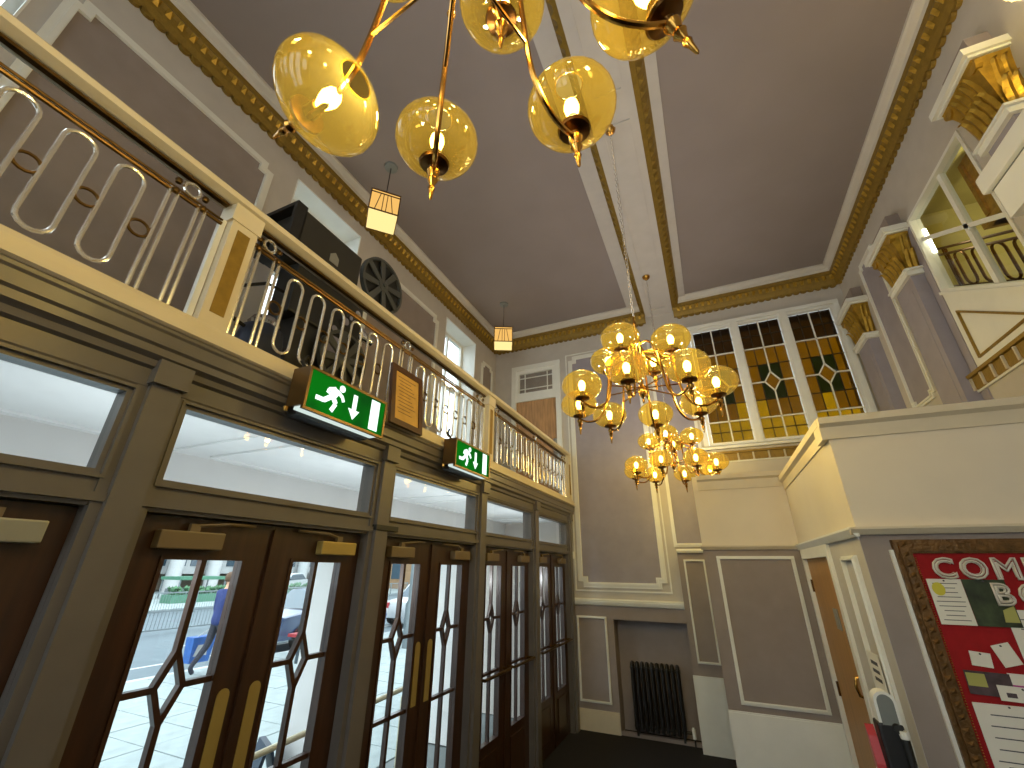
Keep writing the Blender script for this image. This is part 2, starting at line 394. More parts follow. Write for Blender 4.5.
# gilded band of blocks below the opening (and the same under the stained glass)
def block_band(parent, fr, u0, u1, v0, v1, step):
    MB().sweep([(0, v1), (.05, v1 + .005), (.055, v1 + .03), (.02, v1 + .04), (0, v1 + .04)], fr, u0, u1).build('band_top', 'gold_flat', parent)
    MB().sweep([(0, v0 - .015), (.02, v0 - .015), (.025, v0), (0, v0)], fr, u0, u1).build('band_foot', 'trim', parent)
    n = int((u1 - u0) / step); st = (u1 - u0) / n; me = None
    for i in range(n):
        a = u0 + i * st
        if me is None:
            o = MB().prism([(a + .012, v0 + .012), (a + .025, v0), (a + st - .025, v0), (a + st - .012, v0 + .012), (a + st - .012, v1), (a + .012, v1)], fr, 0, .03).build('block', 'gold_flat', parent); me = o.data; base = Vector(fr(a, 0, 0))
        else: link('block', me, None, parent, loc=Vector(fr(a, 0, 0)) - base)
    dv = None
    for i in range(n + 1):
        a = u0 + i * st
        if dv is None:
            o = MB().prism([(a - .008, v0), (a + .008, v0), (a + .008, v1), (a - .008, v1)], fr, 0, .045).build('divider', 'cream', parent); dv = o.data; b2 = Vector(fr(a, 0, 0))
        else: link('divider', dv, None, parent, loc=Vector(fr(a, 0, 0)) - b2)
block_band(wr, RIGHT, 2.9, 4.82, 3.355, 3.465, .155)
block_band(wf, FAR, -.05, 2.2, 3.33, 3.43, .18)
# stair lobby behind the opening
MB().box(3.7, 2.4, 2.2, 3.8, 5.5, 5.9).build('wall_stair_back', 'stair_yellow', kind='structure', label='yellow lit wall of the stair behind the opening', category='wall')
MB().box(2.39, 5.4, 2.2, 3.8, 5.5, 5.9).box(2.39, 2.3, 2.2, 3.8, 2.4, 5.9).build('wall_stair_ends', 'stair_yellow', kind='structure', label='yellow end walls of the stair behind the opening', category='wall')
MB().box(2.39, 2.3, 5.8, 3.8, 5.5, 5.9).build('ceiling_stair', 'stair_yellow', kind='structure', label='sloping yellow stair soffit', category='ceiling')
MB().box(2.39, 2.3, 2.2, 3.8, 5.5, 2.3).build('floor_stair', 'carpet', kind='structure', label='dark stair floor behind the opening', category='floor')
pointlight('stair_lamp_light', (3.1, 4.0, 5.3), 10, (1, .88, .52), .15)
tag(MB().lathe([(.018, -.14), (.018, .14)], (2.365, 4.525, 4.86), 10).build('strip_light', 'tube_light', smooth=True), 'glowing white strip light at the stair opening jamb', 'light')
# window in the stair opening
w1 = empty('window_1', (XR, 4.0, 4.2), kind='structure', label='sloping glazed screen in the stair opening', category='window')
MB().rect(RIGHT, 3.93, 3.98, slope(3.93), 5.17, -.06, -.02).build('mullion', 'trim', w1)
MB().prism([(3.5, slope(3.5) + .62), (4.55, slope(4.55) + .62), (4.55, slope(4.55) + .665), (3.5, slope(3.5) + .665)], RIGHT, -.065, -.02).build('sloping_bar', 'trim', w1)
MB().ring([(3.5, slope(3.5) + .03), (4.55, slope(4.55) + .03), (4.55, 5.17), (3.5, 5.17)], .03, RIGHT, -.075, .012).build('frame', 'trim', w1)
for a, b in ((3.53, 3.93), (3.98, 4.52)):
    MB().prism([(a, slope(a) + .03), (b, slope(b) + .03), (b, slope(b) + .62), (a, slope(a) + .62)], RIGHT, -.045, -.04).build('pane', 'glass', w1)
    MB().prism([(a, slope(a) + .665), (b, slope(b) + .665), (b, 5.14), (a, 5.14)], RIGHT, -.045, -.04).build('pane', 'glass', w1)
# stair railing behind the glass
sr = thing('stair_railing', (2.50, 4, 3.6), 'gilt stair railing with looped bars behind the glazed screen', 'railing')
for k, dz in (('rail', .50), ('rail', .43), ('rail', .05)):
    MB().tube([(2.50, 3.3, slope(3.3) + dz), (2.50, 4.75, slope(4.75) + dz)], .013, 8).build(k, 'dark_brass', sr)
def stadium(yc, z0, z1, hw, sh=0, n=7, x=0):
    pts = []
    for i in range(n): a = PI * i / (n - 1); pts.append((x, hw * math.cos(a), z1 - hw + hw * math.sin(a)))
    for i in range(n): a = PI + PI * i / (n - 1); pts.append((x, hw * math.cos(a), z0 + hw + hw * math.sin(a)))
    return [(p[0], yc + p[1], p[2] + sh * p[1]) for p in pts]
for i in range(6):
    y = 3.42 + i * .215
    MB().tube(stadium(y, slope(y) + .06, slope(y) + .43, .065, .6, x=2.50), .011, 8, True).build('loop', 'dark_brass', sr, smooth=True)
MB().tube([(2.50, 4.66, slope(4.66)), (2.50, 4.66, slope(4.66) + .5)], .012, 8).tube([(2.50, 4.63, slope(4.63)), (2.50, 4.63, slope(4.63) + .5)], .012, 8).build('bar', 'dark_brass', sr)
gp = MB(); gp.box(2.94, 4.42, 5.0, 3.06, 4.72, 5.8).box(2.90, 4.38, 5.0, 3.10, 4.76, 5.06).box(2.92, 4.45, 5.1, 2.94, 4.50, 5.75).box(2.92, 4.64, 5.1, 2.94, 4.69, 5.75)  # gilded boxes stand in for the reflection of a gilded pilaster
tag(gp.build('gilt_reflection', 'gold_paint'), 'gilded block under the yellow stair soffit standing in for a pilaster reflection', 'panel')

# pilasters with gilded capitals on the right wall
def pilaster(i, y0, y1, label, zt=5.62, zb=4.80, proj=.11):
    r = empty('pillar_%d' % i, (XR, (y0 + y1) / 2, 2.8), kind='structure', label=label, category='pilaster')
    f = RIGHT
    MB().rect(f, y0 + .05, y1 - .05, 2.8, zb, .0, proj).build('shaft', 'lilac', r)
    MB().rect(f, y0 + .12, y1 - .12, 3.0, zb - .15, proj, proj + .004).build('shaft_panel', 'lilac', r)
    MB().rect(f, y0 + .02, y1 - .02, zb - .02, zb + .03, 0, proj + .03).rect(f, y0, y1, zb + .03, zb + .05, 0, proj + .045).build('necking', 'trim', r)
    c = MB(); a, b = zb + .05, zt - .12; N = 6
    for k in range(N):
        t0, t1 = k / N, (k + 1) / N; fl = lambda t: .075 * t ** 2.2
        z0, z1 = a + (b - a) * t0, a + (b - a) * t1
        c.add([f(y0 + .05 - fl(t0), z0, 0), f(y1 - .05 + fl(t0), z0, 0), f(y1 - .05 + fl(t0), z0, proj + fl(t0)), f(y0 + .05 - fl(t0), z0, proj + fl(t0)),
               f(y0 + .05 - fl(t1), z1, 0), f(y1 - .05 + fl(t1), z1, 0), f(y1 - .05 + fl(t1), z1, proj + fl(t1)), f(y0 + .05 - fl(t1), z1, proj + fl(t1))],
              [(3, 2, 6, 7), (0, 3, 7, 4), (2, 1, 5, 6), (0, 1, 2, 3), (4, 5, 6, 7)])
    cap = c.build('capital', 'gold_paint', r)
    n = 5; wd = (y1 - y0 - .1) / n; lm = None
    def leaf(fr2, u, v0, h, wdt, n0):
        L = MB(); prof = [(0, .0, .5), (.25, .012, .95), (.55, .022, 1), (.8, .04, .75), (.95, .06, .4), (.88, .075, .2)]
        for q in range(len(prof) - 1):
            (ta, na, wa), (tb, nb, wb) = prof[q], prof[q + 1]
            L.add([fr2(u - wdt / 2 * wa, v0 + h * ta, n0 + na), fr2(u, v0 + h * ta, n0 + na + .014), fr2(u + wdt / 2 * wa, v0 + h * ta, n0 + na),
                   fr2(u - wdt / 2 * wb, v0 + h * tb, n0 + nb), fr2(u, v0 + h * tb, n0 + nb + .014), fr2(u + wdt / 2 * wb, v0 + h * tb, n0 + nb)], [(0, 1, 4, 3), (1, 2, 5, 4)])
        return L
    for row, (v0, h, off) in enumerate(((a, (b - a) * .5, 0), (a + (b - a) * .38, (b - a) * .55, .5))):
        for k in range(n + (0 if row == 0 else -1)):
            u = y0 + .05 + wd * (k + .5 + off)
            leaf(f, u, v0, h, wd * .95, proj + .002 + (.0 if row == 0 else .006)).build('leaf', 'gold_paint', cap, smooth=True)
    SIDE = lambda u, v, nn: (XR - u, y0 + .05 - nn, v)
    for row, v0 in enumerate((a, a + (b - a) * .38)):
        for k in range(2): leaf(SIDE, proj * (.3 + .4 * k), v0, (b - a) * .52, proj * .45, .002).build('leaf', 'gold_paint', cap, smooth=True)
    for u in (y0 + .02, y1 - .02):
        MB().lathe([(.0, -.02), (.05, -.02), (.05, .02), (.0, .02)], f(u, b - .05, proj + .04), 12, axis='x', cap=False).build('volute', 'gold_paint', cap)
    MB().rect(f, y0 - .06, y1 + .06, zt - .12, zt - .06, 0, proj + .11).rect(f, y0 - .04, y1 + .04, zt - .14, zt - .12, 0, proj + .085).build('abacus', 'trim', r)
    MB().rect(f, y0 + .03, y1 - .03, zt - .06, zt + .13, 0, proj).build('die', 'taupe', r)
    return r
pilaster(1, 2.85, 3.24, 'nearest gilded pilaster, beside the glazed stair opening', 5.25, 4.62, proj=.13)
pilaster(2, 4.62, 5.10, 'middle gilded pilaster between stair opening and far panel', 5.23, 4.62)
pilaster(3, 6.00, 6.50, 'farthest gilded pilaster in the corner by the stained glass', 5.25, 4.64)
# white box and ribbed lamp near the top right edge
wb = thing('wall_box', (XR - .13, 2.8, 3.9), 'white box with projecting lid on the near pilaster', 'box')
MB().box(1.99, 2.45, 3.93, XR - .13, 3.04, 4.17).build('body', 'white_plastic', wb)
MB().bev(1.955, 2.40, 4.17, XR - .13, 3.08, 4.30, .012).build('lid', 'white_plastic', wb)
MB().box(1.985, 2.43, 4.165, 2.0, 3.045, 4.175).build('groove', 'grey_plastic', wb)
MB().box(XR - .14, 2.5, 3.9, XR, 3.0, 4.25).build('bracket', 'lilac', wb)
wl = thing('wall_lamp', (XR, 2.22, 4.95), 'ribbed yellow glass wall lamp at the right edge', 'lamp')
m = MB(); seg = 48; prof = [(.03, -.13), (.09, -.11), (.13, -.05), (.14, .02), (.135, .09)]
for r_, h in prof: pass
vs = []; 
for r_, h in prof:
    for k in range(seg):
        a = 2 * PI * k / seg; rr = r_ * (1 + (.06 if k % 2 else 0)); vs.append((2.08 + rr * math.cos(a), 2.22 + rr * math.sin(a), 4.95 + h))
m.add(vs, [(i * seg + k, i * seg + (k + 1) % seg, (i + 1) * seg + (k + 1) % seg, (i + 1) * seg + k) for i in range(len(prof) - 1) for k in range(seg)])
m.build('shade', 'lamp_ribbed', wl)
MB().lathe([(.0, -.03), (.025, -.02), (.03, .0), (.02, .03), (0, .04)], (2.08, 2.22, 4.95), 12).build('bulb', 'bulb', wl, smooth=True)
MB().tube([(2.08, 2.22, 4.82), (2.08, 2.22, 4.76), (2.2, 2.22, 4.76), (XR, 2.22, 4.80)], .012, 8).build('arm', 'brass', wl)
pointlight('wall_lamp_light', (0, 0, 0), 4, (1, .8, .45), .03, wl).location = (-.18, 0, .05)

# wall behind the camera, unseen; its windows are added to bring in front light
BACK = Fr('back', YB)
BW = [(-3.1, -2.2), (-1.7, -.7), (-.4, .6), (.9, 1.9)]
holed(BACK, XG - .36, XR + .3, 0, ZC, [(a, b, .5 if -1.8 < a < .7 else 2.95, 5.6) for a, b in BW], -.2, 0).build('wall_back', 'cream_wall', kind='structure', label='unseen wall behind the viewer with windows added for light', category='wall')
for i, (a, b) in enumerate(BW):
    z0 = .5 if -1.8 < a < .7 else 2.95
    o = empty('window_%d' % (14 + i), ((a + b) / 2, YB, z0), kind='structure', label='tall window number %s added for light in the wall behind the viewer' % ['one', 'two', 'three', 'four'][i], category='window')
    MB().ring(rectp(a, b, z0, 5.6), .06, BACK, -.16, .02).build('frame', 'trim', o)
    MB().rect(BACK, (a + b) / 2 - .02, (a + b) / 2 + .02, z0, 5.6, -.12, -.06).build('mullion', 'trim', o)
    for v in (1.9, 3.2, 4.4):
        if v > z0: MB().rect(BACK, a, b, v - .02, v + .02, -.12, -.06).build('transom', 'trim', o)
    MB().rect(BACK, a + .05, b - .05, z0 + .05, 5.55, -.092, -.088).build('pane', 'glass', o)

# ------------------------------------------------------------------ ceiling strips, cornice and beam
tn = [3]
def trim(mb, m, label, cat='trim', smooth=False):
    tn[0] += 1; return mb.build('trim_%d' % tn[0], m, kind='structure', label=label, category=cat, smooth=smooth)
WHITE = [(0, ZC), (.165, ZC), (.165, ZC - .03), (.145, ZC - .045), (.10, ZC - .06), (.095, ZC - .10), (0, ZC - .10)]
COVE = [(0, ZC - .10), (.092, ZC - .10), (.085, ZC - .15), (.09, ZC - .17), (.07, ZC - .2), (.055, ZC - .26), (.035, ZC - .31), (0, ZC - .31)]
def cornice(fr, u0, u1, m0, m1, label):
    o = trim(MB().sweep(WHITE, fr, u0, u1, m0, m1), 'pale_stone', label, 'cornice')
    MB().sweep(COVE, fr, u0, u1, m0, m1).build('gilt_cove', 'gold_flat', o)
    sc_, bd = MB(), MB(); st = .09; n = int((u1 - u0 - .08) / st); st = (u1 - u0 - .08) / n
    for i in range(n):
        c = u0 + .04 + (i + .5) * st; v = ZC - .305
        P = [(c + st * .52 * math.cos(a), v - .045 * math.sin(a)) for a in [PI * k / 6 for k in range(7)]]
        sc_.prism(P, fr, .0, .034)
        # raised darts on the cove
        bd.add([fr(c - .026, ZC - .165, .088), fr(c + .026, ZC - .165, .088), fr(c + .02, ZC - .235, .064), fr(c - .02, ZC - .235, .064), fr(c, ZC - .19, .105)], [(0, 1, 4), (1, 2, 4), (2, 3, 4), (3, 0, 4)])
    sc_.build('scalloped_edge', 'gold_flat', o, kind='stuff'); bd.build('raised_ornament', 'gold_paint', o, kind='stuff')
    return o
cornice(GAL, YB, YF, 0, 1, 'gilded scalloped cornice along the gallery window wall')
cornice(FAR, XG, -.47, 1, 0, 'gilded scalloped cornice over the gallery door end wall')
cornice(FAR, -.01, XR, 0, 1, 'gilded scalloped cornice above the stained glass windows')
cornice(RIGHT, YB, YF, 0, 1, 'gilded scalloped cornice along the pilaster wall')
# ceiling beam with gilded edges and panelled soffit
ZS = 5.93
bmo = MB().box(-.46, YB, ZS, -.02, YF, ZC).build('beam', 'stone', kind='structure', label='white ceiling beam carrying the three chandeliers', category='beam')
MB().add([(x, y, z) for y in (YB, YF) for x, z in ((-.455, ZS + .02), (-.50, ZS + .045), (-.55, ZC - .03), (-.55, ZC), (-.455, ZC))],
         [(0, 1, 6, 5), (1, 2, 7, 6), (2, 3, 8, 7), (0, 5, 9, 4), (0, 1, 2, 3, 4), (5, 6, 7, 8, 9)]).build('gilt_cove', 'gold_flat', bmo)
MB().add([(x, y, z) for y in (YB, YF) for x, z in ((-.025, ZS + .02), (.03, ZS + .045), (.11, ZC - .03), (.11, ZC), (-.025, ZC))],
         [(0, 1, 6, 5), (1, 2, 7, 6), (2, 3, 8, 7), (0, 5, 9, 4), (0, 1, 2, 3, 4), (5, 6, 7, 8, 9)]).build('gilt_cove', 'gold_flat', bmo)
MB().box(-.74, YB, ZC - .03, -.55, YF, ZC).build('ceiling_strip', 'stone', bmo)
MB().box(.11, YB, ZC - .03, .21, YF, ZC).build('ceiling_strip', 'stone', bmo)
SOF = Fr('down', ZS)
for y0, y1 in ((-3.4, -.6), (-.3, 2.6), (2.9, 6.4)):
    MB().ring(rectp(-.38, -.10, y0, y1), .022, SOF, 0, .016).build('soffit_panel', 'stone', bmo)
# small leaf ornaments on the gilt
m = MB()
for k in range(95):
    y = YB + .06 + k * .113
    m.add([(.035, y - .035, ZS + .048), (.035, y + .035, ZS + .048), (.10, y + .02, ZC - .036), (.10, y - .02, ZC - .036), (.075, y, ZS + .06)], [(0, 1, 4), (1, 2, 4), (2, 3, 4), (3, 0, 4)])
    m.add([(-.50, y - .035, ZS + .042), (-.50, y + .035, ZS + .042), (-.545, y + .02, ZC - .04), (-.545, y - .02, ZC - .04), (-.535, y, ZS + .055)], [(0, 1, 4), (1, 2, 4), (2, 3, 4), (3, 0, 4)])
m.build('raised_ornament', 'gold_flat', bmo, kind='stuff')

# ------------------------------------------------------------------ gallery: floor, window wall, end door
MB().box(XG - .36, YB, 2.62, XD - .02, YF, 2.80).build('floor_gallery', 'carpet', kind='structure', label='gallery floor above the entrance doors', category='floor')
GW = [(-.93, .06), (1.93, 2.86), (4.80, 5.78), (-3.85, -2.9)]
wg = holed(GAL, YB, YF, 2.62, ZC, [(a, b, 3.05, 5.62) for a, b in GW], -.34, 0).build('wall_gallery', 'stone', kind='structure', label='gallery outer wall with three tall windows', category='wall')
for a, b in ((.22, 1.62), (3.14, 4.52)): wall_panel(wg, GAL, a, b, 3.2, 5.40, 'taupe', .07, .07)
wall_panel(wg, GAL, 6.06, 6.40, 3.2, 5.36, 'taupe', .06, .05)
wall_panel(wg, GAL, -2.65, -1.2, 3.2, 5.40, 'taupe', .07, .07)
MB().rect(GAL, YB, YF, 2.8, 2.95, 0, .02).build('skirting', 'stone', wg)
WL = ['gallery window past the near end of the balustrade', 'tall bright gallery window behind the film projector', 'tall gallery window nearest the far end door', 'gallery window behind the viewer']
for i, (a, b) in enumerate(GW):
    o = empty('window_%d' % (i + 2), (XG - .28, (a + b) / 2, 3.05), kind='structure', label=WL[i], category='window')
    MB().rect(GAL, a, a + .012, 3.05, 5.62, -.34, .004).rect(GAL, b - .012, b, 3.05, 5.62, -.34, .004).rect(GAL, a, b, 5.608, 5.62, -.34, .004).rect(GAL, a, b, 3.05, 3.075, -.34, .05).build('reveal', 'trim', o)
    MB().ring(rectp(a + .012, b - .012, 3.07, 5.608), .055, GAL, -.32, -.26).build('frame', 'trim', o)
    MB().rect(GAL, (a + b) / 2 - .02, (a + b) / 2 + .02, 3.1, 5.57, -.31, -.27).build('mullion', 'trim', o)
    MB().rect(GAL, a + .06, b - .06, 4.62, 4.68, -.31, -.265).build('transom', 'trim', o)
    for u0, u1 in ((a + .06, (a + b) / 2 - .02), ((a + b) / 2 + .02, b - .06)):
        for v0, v1 in ((3.12, 4.62), (4.68, 5.56)): MB().rect(GAL, u0, u1, v0, v1, -.292, -.288).build('pane', 'glass', o)
# gallery end door with a leaded fanlight
d2 = empty('door_2', (-2.52, YF, 2.8), kind='structure', label='plywood door with leaded overlight at the gallery end', category='door')
MB().ring(rectp(-3.0, -2.05, 2.78, 5.42), .09, FAR, -.05, .03).build('frame', 'trim', d2)
MB().rect(FAR, -2.92, -2.13, 4.70, 4.80, -.05, .02).build('transom', 'trim', d2)
MB().rect(FAR, -2.92, -2.13, 2.8, 4.70, -.045, -.01).build('leaf', 'ply', d2)
MB().ring(rectp(-2.92, -2.13, 4.8, 5.33), .07, FAR, -.05, .012).build('fanlight_frame', 'trim', d2)
MB().rect(FAR, -2.86, -2.19, 4.86, 5.27, -.05, -.03).build('fanlight_backing', 'taupe', d2)
for u in (-2.745, -2.305): MB().rect(FAR, u - .008, u + .008, 4.86, 5.27, -.03, -.015).build('glazing_bar', 'trim', d2)
for v in (4.955, 5.175): MB().rect(FAR, -2.86, -2.19, v - .008, v + .008, -.03, -.015).build('glazing_bar', 'trim', d2)
us = [-2.86, -2.753, -2.737, -2.313, -2.297, -2.19]; vs_ = [4.86, 4.947, 4.963, 5.167, 5.183, 5.27]
for i in (0, 2, 4):
    for j in (0, 2, 4): MB().rect(FAR, us[i], us[i + 1], vs_[j], vs_[j + 1], -.027, -.024).build('pane', 'glass', d2)
MB().rect(FAR, -2.22, -2.15, 3.5, 3.95, -.01, -.002).build('push_plate', 'chrome', d2)
MB().rect(FAR, -2.915, -2.895, 4.3, 4.42, -.01, .006).build('hinge', 'dark_brass', d2)

# ------------------------------------------------------------------ stained glass windows
for wi, (a, b) in enumerate(((.22, .76), (.885, 1.43), (1.555, 2.09))):
    o = empty('window_%d' % (6 + wi), ((a + b) / 2, YF, 3.58), kind='structure', category='window',
              label=['amber stained glass light nearest the gallery, behind the chandelier', 'middle amber stained glass light of three', 'amber stained glass light nearest the pilasters'][wi])
    z0, z1 = 3.60, 5.45; H = z1 - z0; cu = (a + b) / 2
    MB().ring(rectp(a, b, z0, z1), .045, FAR, -.08, .03, out=True).build('frame', 'trim', o)
    R_ = [z0, z0 + .17 * H, z0 + .46 * H, z0 + .76 * H, z1]
    bars = MB()
    dz, du = .15, .098; zm = R_[2]
    def bar(p, q, wd=.009):
        d = Vector(q) - Vector(p); nn = Vector((-d.y, d.x)).normalized() * wd
        MB().prism([(p[0] + nn.x, p[1] + nn.y), (p[0] - nn.x, p[1] - nn.y), (q[0] - nn.x, q[1] - nn.y), (q[0] + nn.x, q[1] + nn.y)], FAR, -.05, -.012).build('glazing_bar', 'trim', o)
    bar((cu, z0), (cu, zm - dz)); bar((cu, zm + dz), (cu, z1))
    for P, Q2 in (((cu, zm + dz), (cu + du, zm)), ((cu + du, zm), (cu, zm - dz)), ((cu, zm - dz), (cu - du, zm)), ((cu - du, zm), (cu, zm + dz))): bar(P, Q2)
    bar((a, zm), (cu - du, zm)); bar((cu + du, zm), (b, zm)); bar((a, R_[1]), (b, R_[1])); bar((a, R_[3]), (b, R_[3]))
    # small leaded panes, two columns in each half
    ucol = [a, a + (b - a) * .25, cu, a + (b - a) * .75, b]
    rows = [R_[0], (R_[0] + R_[1]) / 2, R_[1], R_[1] + (R_[2] - R_[1]) / 2, R_[2], R_[2] + (R_[3] - R_[2]) / 2, R_[3], (R_[3] + R_[4]) / 2, R_[4]]
    ld = MB()
    for u in (ucol[1], ucol[3]): ld.rect(FAR, u - .005, u + .005, z0, z1, -.045, -.022)
    for v in rows[1::2]: ld.rect(FAR, a, b, v - .005, v + .005, -.045, -.022)
    ld.build('lead_lines', 'lead', o)
    for r_ in range(8):
        for c in range(4):
            g = 'stain_brown' if r_ >= 6 else ('stain_green' if (r_ in (3, 4) and c in (1, 2)) else ('stain_yellow' if r_ < 2 or (r_ == 2 and (c * 3 + wi) % 4 == 1) else 'stain_amber'))
            if r_ == 5 and c in (1, 2): g = 'stain_amber'
            x0, x1, y0, y1 = ucol[c] + .004, ucol[c + 1] - .004, rows[r_] + .004, rows[r_ + 1] - .004; P = rectp(x0, x1, y0, y1)
            if r_ in (3, 4) and c in (1, 2):          # corner cut away for the diamond
                sx, sy = (1 if c == 1 else -1), (1 if r_ == 3 else -1)
                xi, xo, yi, yo = (x1, x0, y1, y0) if (sx, sy) == (1, 1) else ((x0, x1, y1, y0) if (sx, sy) == (-1, 1) else ((x1, x0, y0, y1) if (sx, sy) == (1, -1) else (x0, x1, y0, y1)))
                P = [(xo, yo), (xi, yo), (xi, zm - sy * dz), (cu - sx * du, yi), (xo, yi)]
            MB().prism(P, FAR, -.035, -.031).build('pane', g, o)
    MB().prism([(cu, zm - dz), (cu + du, zm), (cu, zm + dz), (cu - du, zm)], FAR, -.035, -.031).build('diamond_pane', 'stain_amber', o)
    MB().rect(FAR, cu - .006, cu + .006, z0, zm - dz, -.04, -.03).rect(FAR, cu - .006, cu + .006, zm + dz, z1, -.04, -.03).build('centre_lead', 'lead', o)
trim(MB().rect(FAR, .10, .17, 3.5, 5.55, 0, .035).rect(FAR, 2.135, 2.20, 3.5, 5.55, 0, .035).rect(FAR, .10, 2.20, 5.50, 5.56, 0, .04).rect(FAR, .775, .87, 3.56, 5.5, -.1, .05).rect(FAR, 1.445, 1.54, 3.56, 5.5, -.1, .05), 'trim', 'white casing and mullions around the stained glass', 'window casing')
trim(MB().sweep([(-.1, 3.50), (.08, 3.50), (.09, 3.53), (.06, 3.555), (-.1, 3.56)], FAR, .05, 2.24), 'trim', 'white sill under the stained glass', 'sill')

# ------------------------------------------------------------------ entrance door wall
POSTS = [-.545 + 1.405 * i for i in range(6)]
PL = ['near end post by the viewer', 'post between the closest two pairs of doors', 'post carrying the small black plate', 'post under the far exit sign', 'post between the last two pairs of doors', 'end post against the far wall']
for i, y in enumerate(POSTS):
    m = MB().rect(LEFT, y - .055, y + .055, 0, 2.60, -.12, .035).rect(LEFT, y - .065, y + .065, 2.58, 2.68, -.1, .06)
    m.rect(LEFT, y - .09, y + .09, 0, 2.6, -.12, .01)
    trim(m, 'gloss_taupe', 'taupe painted ' + PL[i], 'post')
MB().rect(LEFT, YB, POSTS[0], 0, 2.62, -.12, 0).build('wall_left', 'taupe', kind='structure', label='taupe wall beside the entrance doors', category='wall')
trim(MB().sweep([(-.12, 2.55), (0, 2.55), (.012, 2.57), (.012, 2.64), (.03, 2.65), (.035, 2.675), (.06, 2.69), (.06, 2.72), (.072, 2.73), (.072, 2.78), (.08, 2.79), (.08, 2.806), (-.12, 2.806)], LEFT, YB, YF), 'gloss_taupe', 'taupe moulded fascia below the balustrade', 'fascia')
trim(MB().rect(LEFT, POSTS[0], YF, 2.105, 2.205, -.12, .0).rect(LEFT, POSTS[0], YF, 2.12, 2.15, 0, .02), 'gloss_taupe', 'taupe transom rail over the entrance doors', 'transom')
FL = ['overlight above the nearest pair of doors', 'long overlight reflecting chandelier bulbs', 'overlight below the two exit signs', 'fourth overlight from the viewer', 'last overlight by the far wall']
for i in range(5):
    a, b = POSTS[i] + .09, POSTS[i + 1] - .09
    o = empty('window_%d' % (9 + i), (XD, (a + b) / 2, 2.2), kind='structure', label=FL[i], category='window')
    MB().ring(rectp(a - .01, b + .01, 2.20, 2.56), .03, LEFT, -.07, .0).ring(rectp(a - .01, b + .01, 2.20, 2.56), .012, LEFT, 0, .016).build('frame', 'gloss_taupe', o)
    MB().rect(LEFT, a + .02, b - .02, 2.23, 2.53, -.038, -.034).build('pane', 'glass', o)

# door leaves
LW, LH = .61, 2.098
gu0, gu1, gz0, gz1 = -.165, .165, .54, 1.935
DX = Fr('left', 0)
dz, du, zc_ = .12, .052, 1.475
def leaf_meshes():
    M = {}
    m = MB()
    m.rect(DX, -LW / 2, gu0, .01, LH, -.045, 0).rect(DX, gu1, LW / 2, .01, LH, -.045, 0).rect(DX, gu0, gu1, gz1, LH, -.045, 0).rect(DX, gu0, gu1, .01, gz0, -.045, 0)
    m.ring(rectp(gu0, gu1, gz0, gz1), .016, DX, 0, .008, out=True)
    M['leaf_frame'] = (m.mesh('leaf_frame'), 'door_wood')
    m = MB().rect(DX, -.15, .15, .14, .44, 0, .006).ring(rectp(-.17, .17, .12, .46), .02, DX, 0, .012); M['lower_panel'] = (m.mesh('lower_panel'), 'door_wood')
    def bar(p, q, wd=.011):
        d = Vector(q) - Vector(p); nn = Vector((-d.y, d.x)).normalized() * wd
        return MB().prism([(p[0] + nn.x, p[1] + nn.y), (p[0] - nn.x, p[1] - nn.y), (q[0] - nn.x, q[1] - nn.y), (q[0] + nn.x, q[1] + nn.y)], DX, -.035, -.005).mesh('glazing_bar')
    bars = [bar((0, gz0), (0, zc_ - dz)), bar((0, zc_ + dz), (0, gz1)), bar((0, zc_ + dz), (du, zc_)), bar((du, zc_), (0, zc_ - dz)), bar((0, zc_ - dz), (-du, zc_)), bar((-du, zc_), (0, zc_ + dz)),
            bar((gu0, zc_), (-du, zc_)), bar((du, zc_), (gu1, zc_)), bar((gu0, 1.04), (gu1, 1.04))]
    def pane(P): return MB().prism(P, DX, -.022, -.018).mesh('pane')
    panes = [pane([(gu0, zc_), (-du, zc_), (0, zc_ + dz), (0, gz1), (gu0, gz1)]), pane([(gu1, zc_), (gu1, gz1), (0, gz1), (0, zc_ + dz), (du, zc_)]),
             pane([(0, zc_ - dz), (du, zc_), (0, zc_ + dz), (-du, zc_)]), pane([(gu0, zc_), (gu0, 1.04), (0, 1.04), (0, zc_ - dz), (-du, zc_)]),
             pane([(gu1, zc_), (du, zc_), (0, zc_ - dz), (0, 1.04), (gu1, 1.04)]), pane([(gu0, gz0), (0, gz0), (0, 1.04), (gu0, 1.04)]), pane([(0, gz0), (gu1, gz0), (gu1, 1.04), (0, 1.04)])]
    return M, bars, panes
LM, LBARS, LPANES = leaf_meshes()
for me, mm in LM.values(): me.materials.append(MATS[mm])
for me in LBARS: me.materials.append(MATS['door_wood'])
for me in LPANES: me.materials.append(MATS['glass'])
DL = ['leaf', 'leaf']
ORD = ['nearest', 'second', 'third', 'fourth', 'fifth']
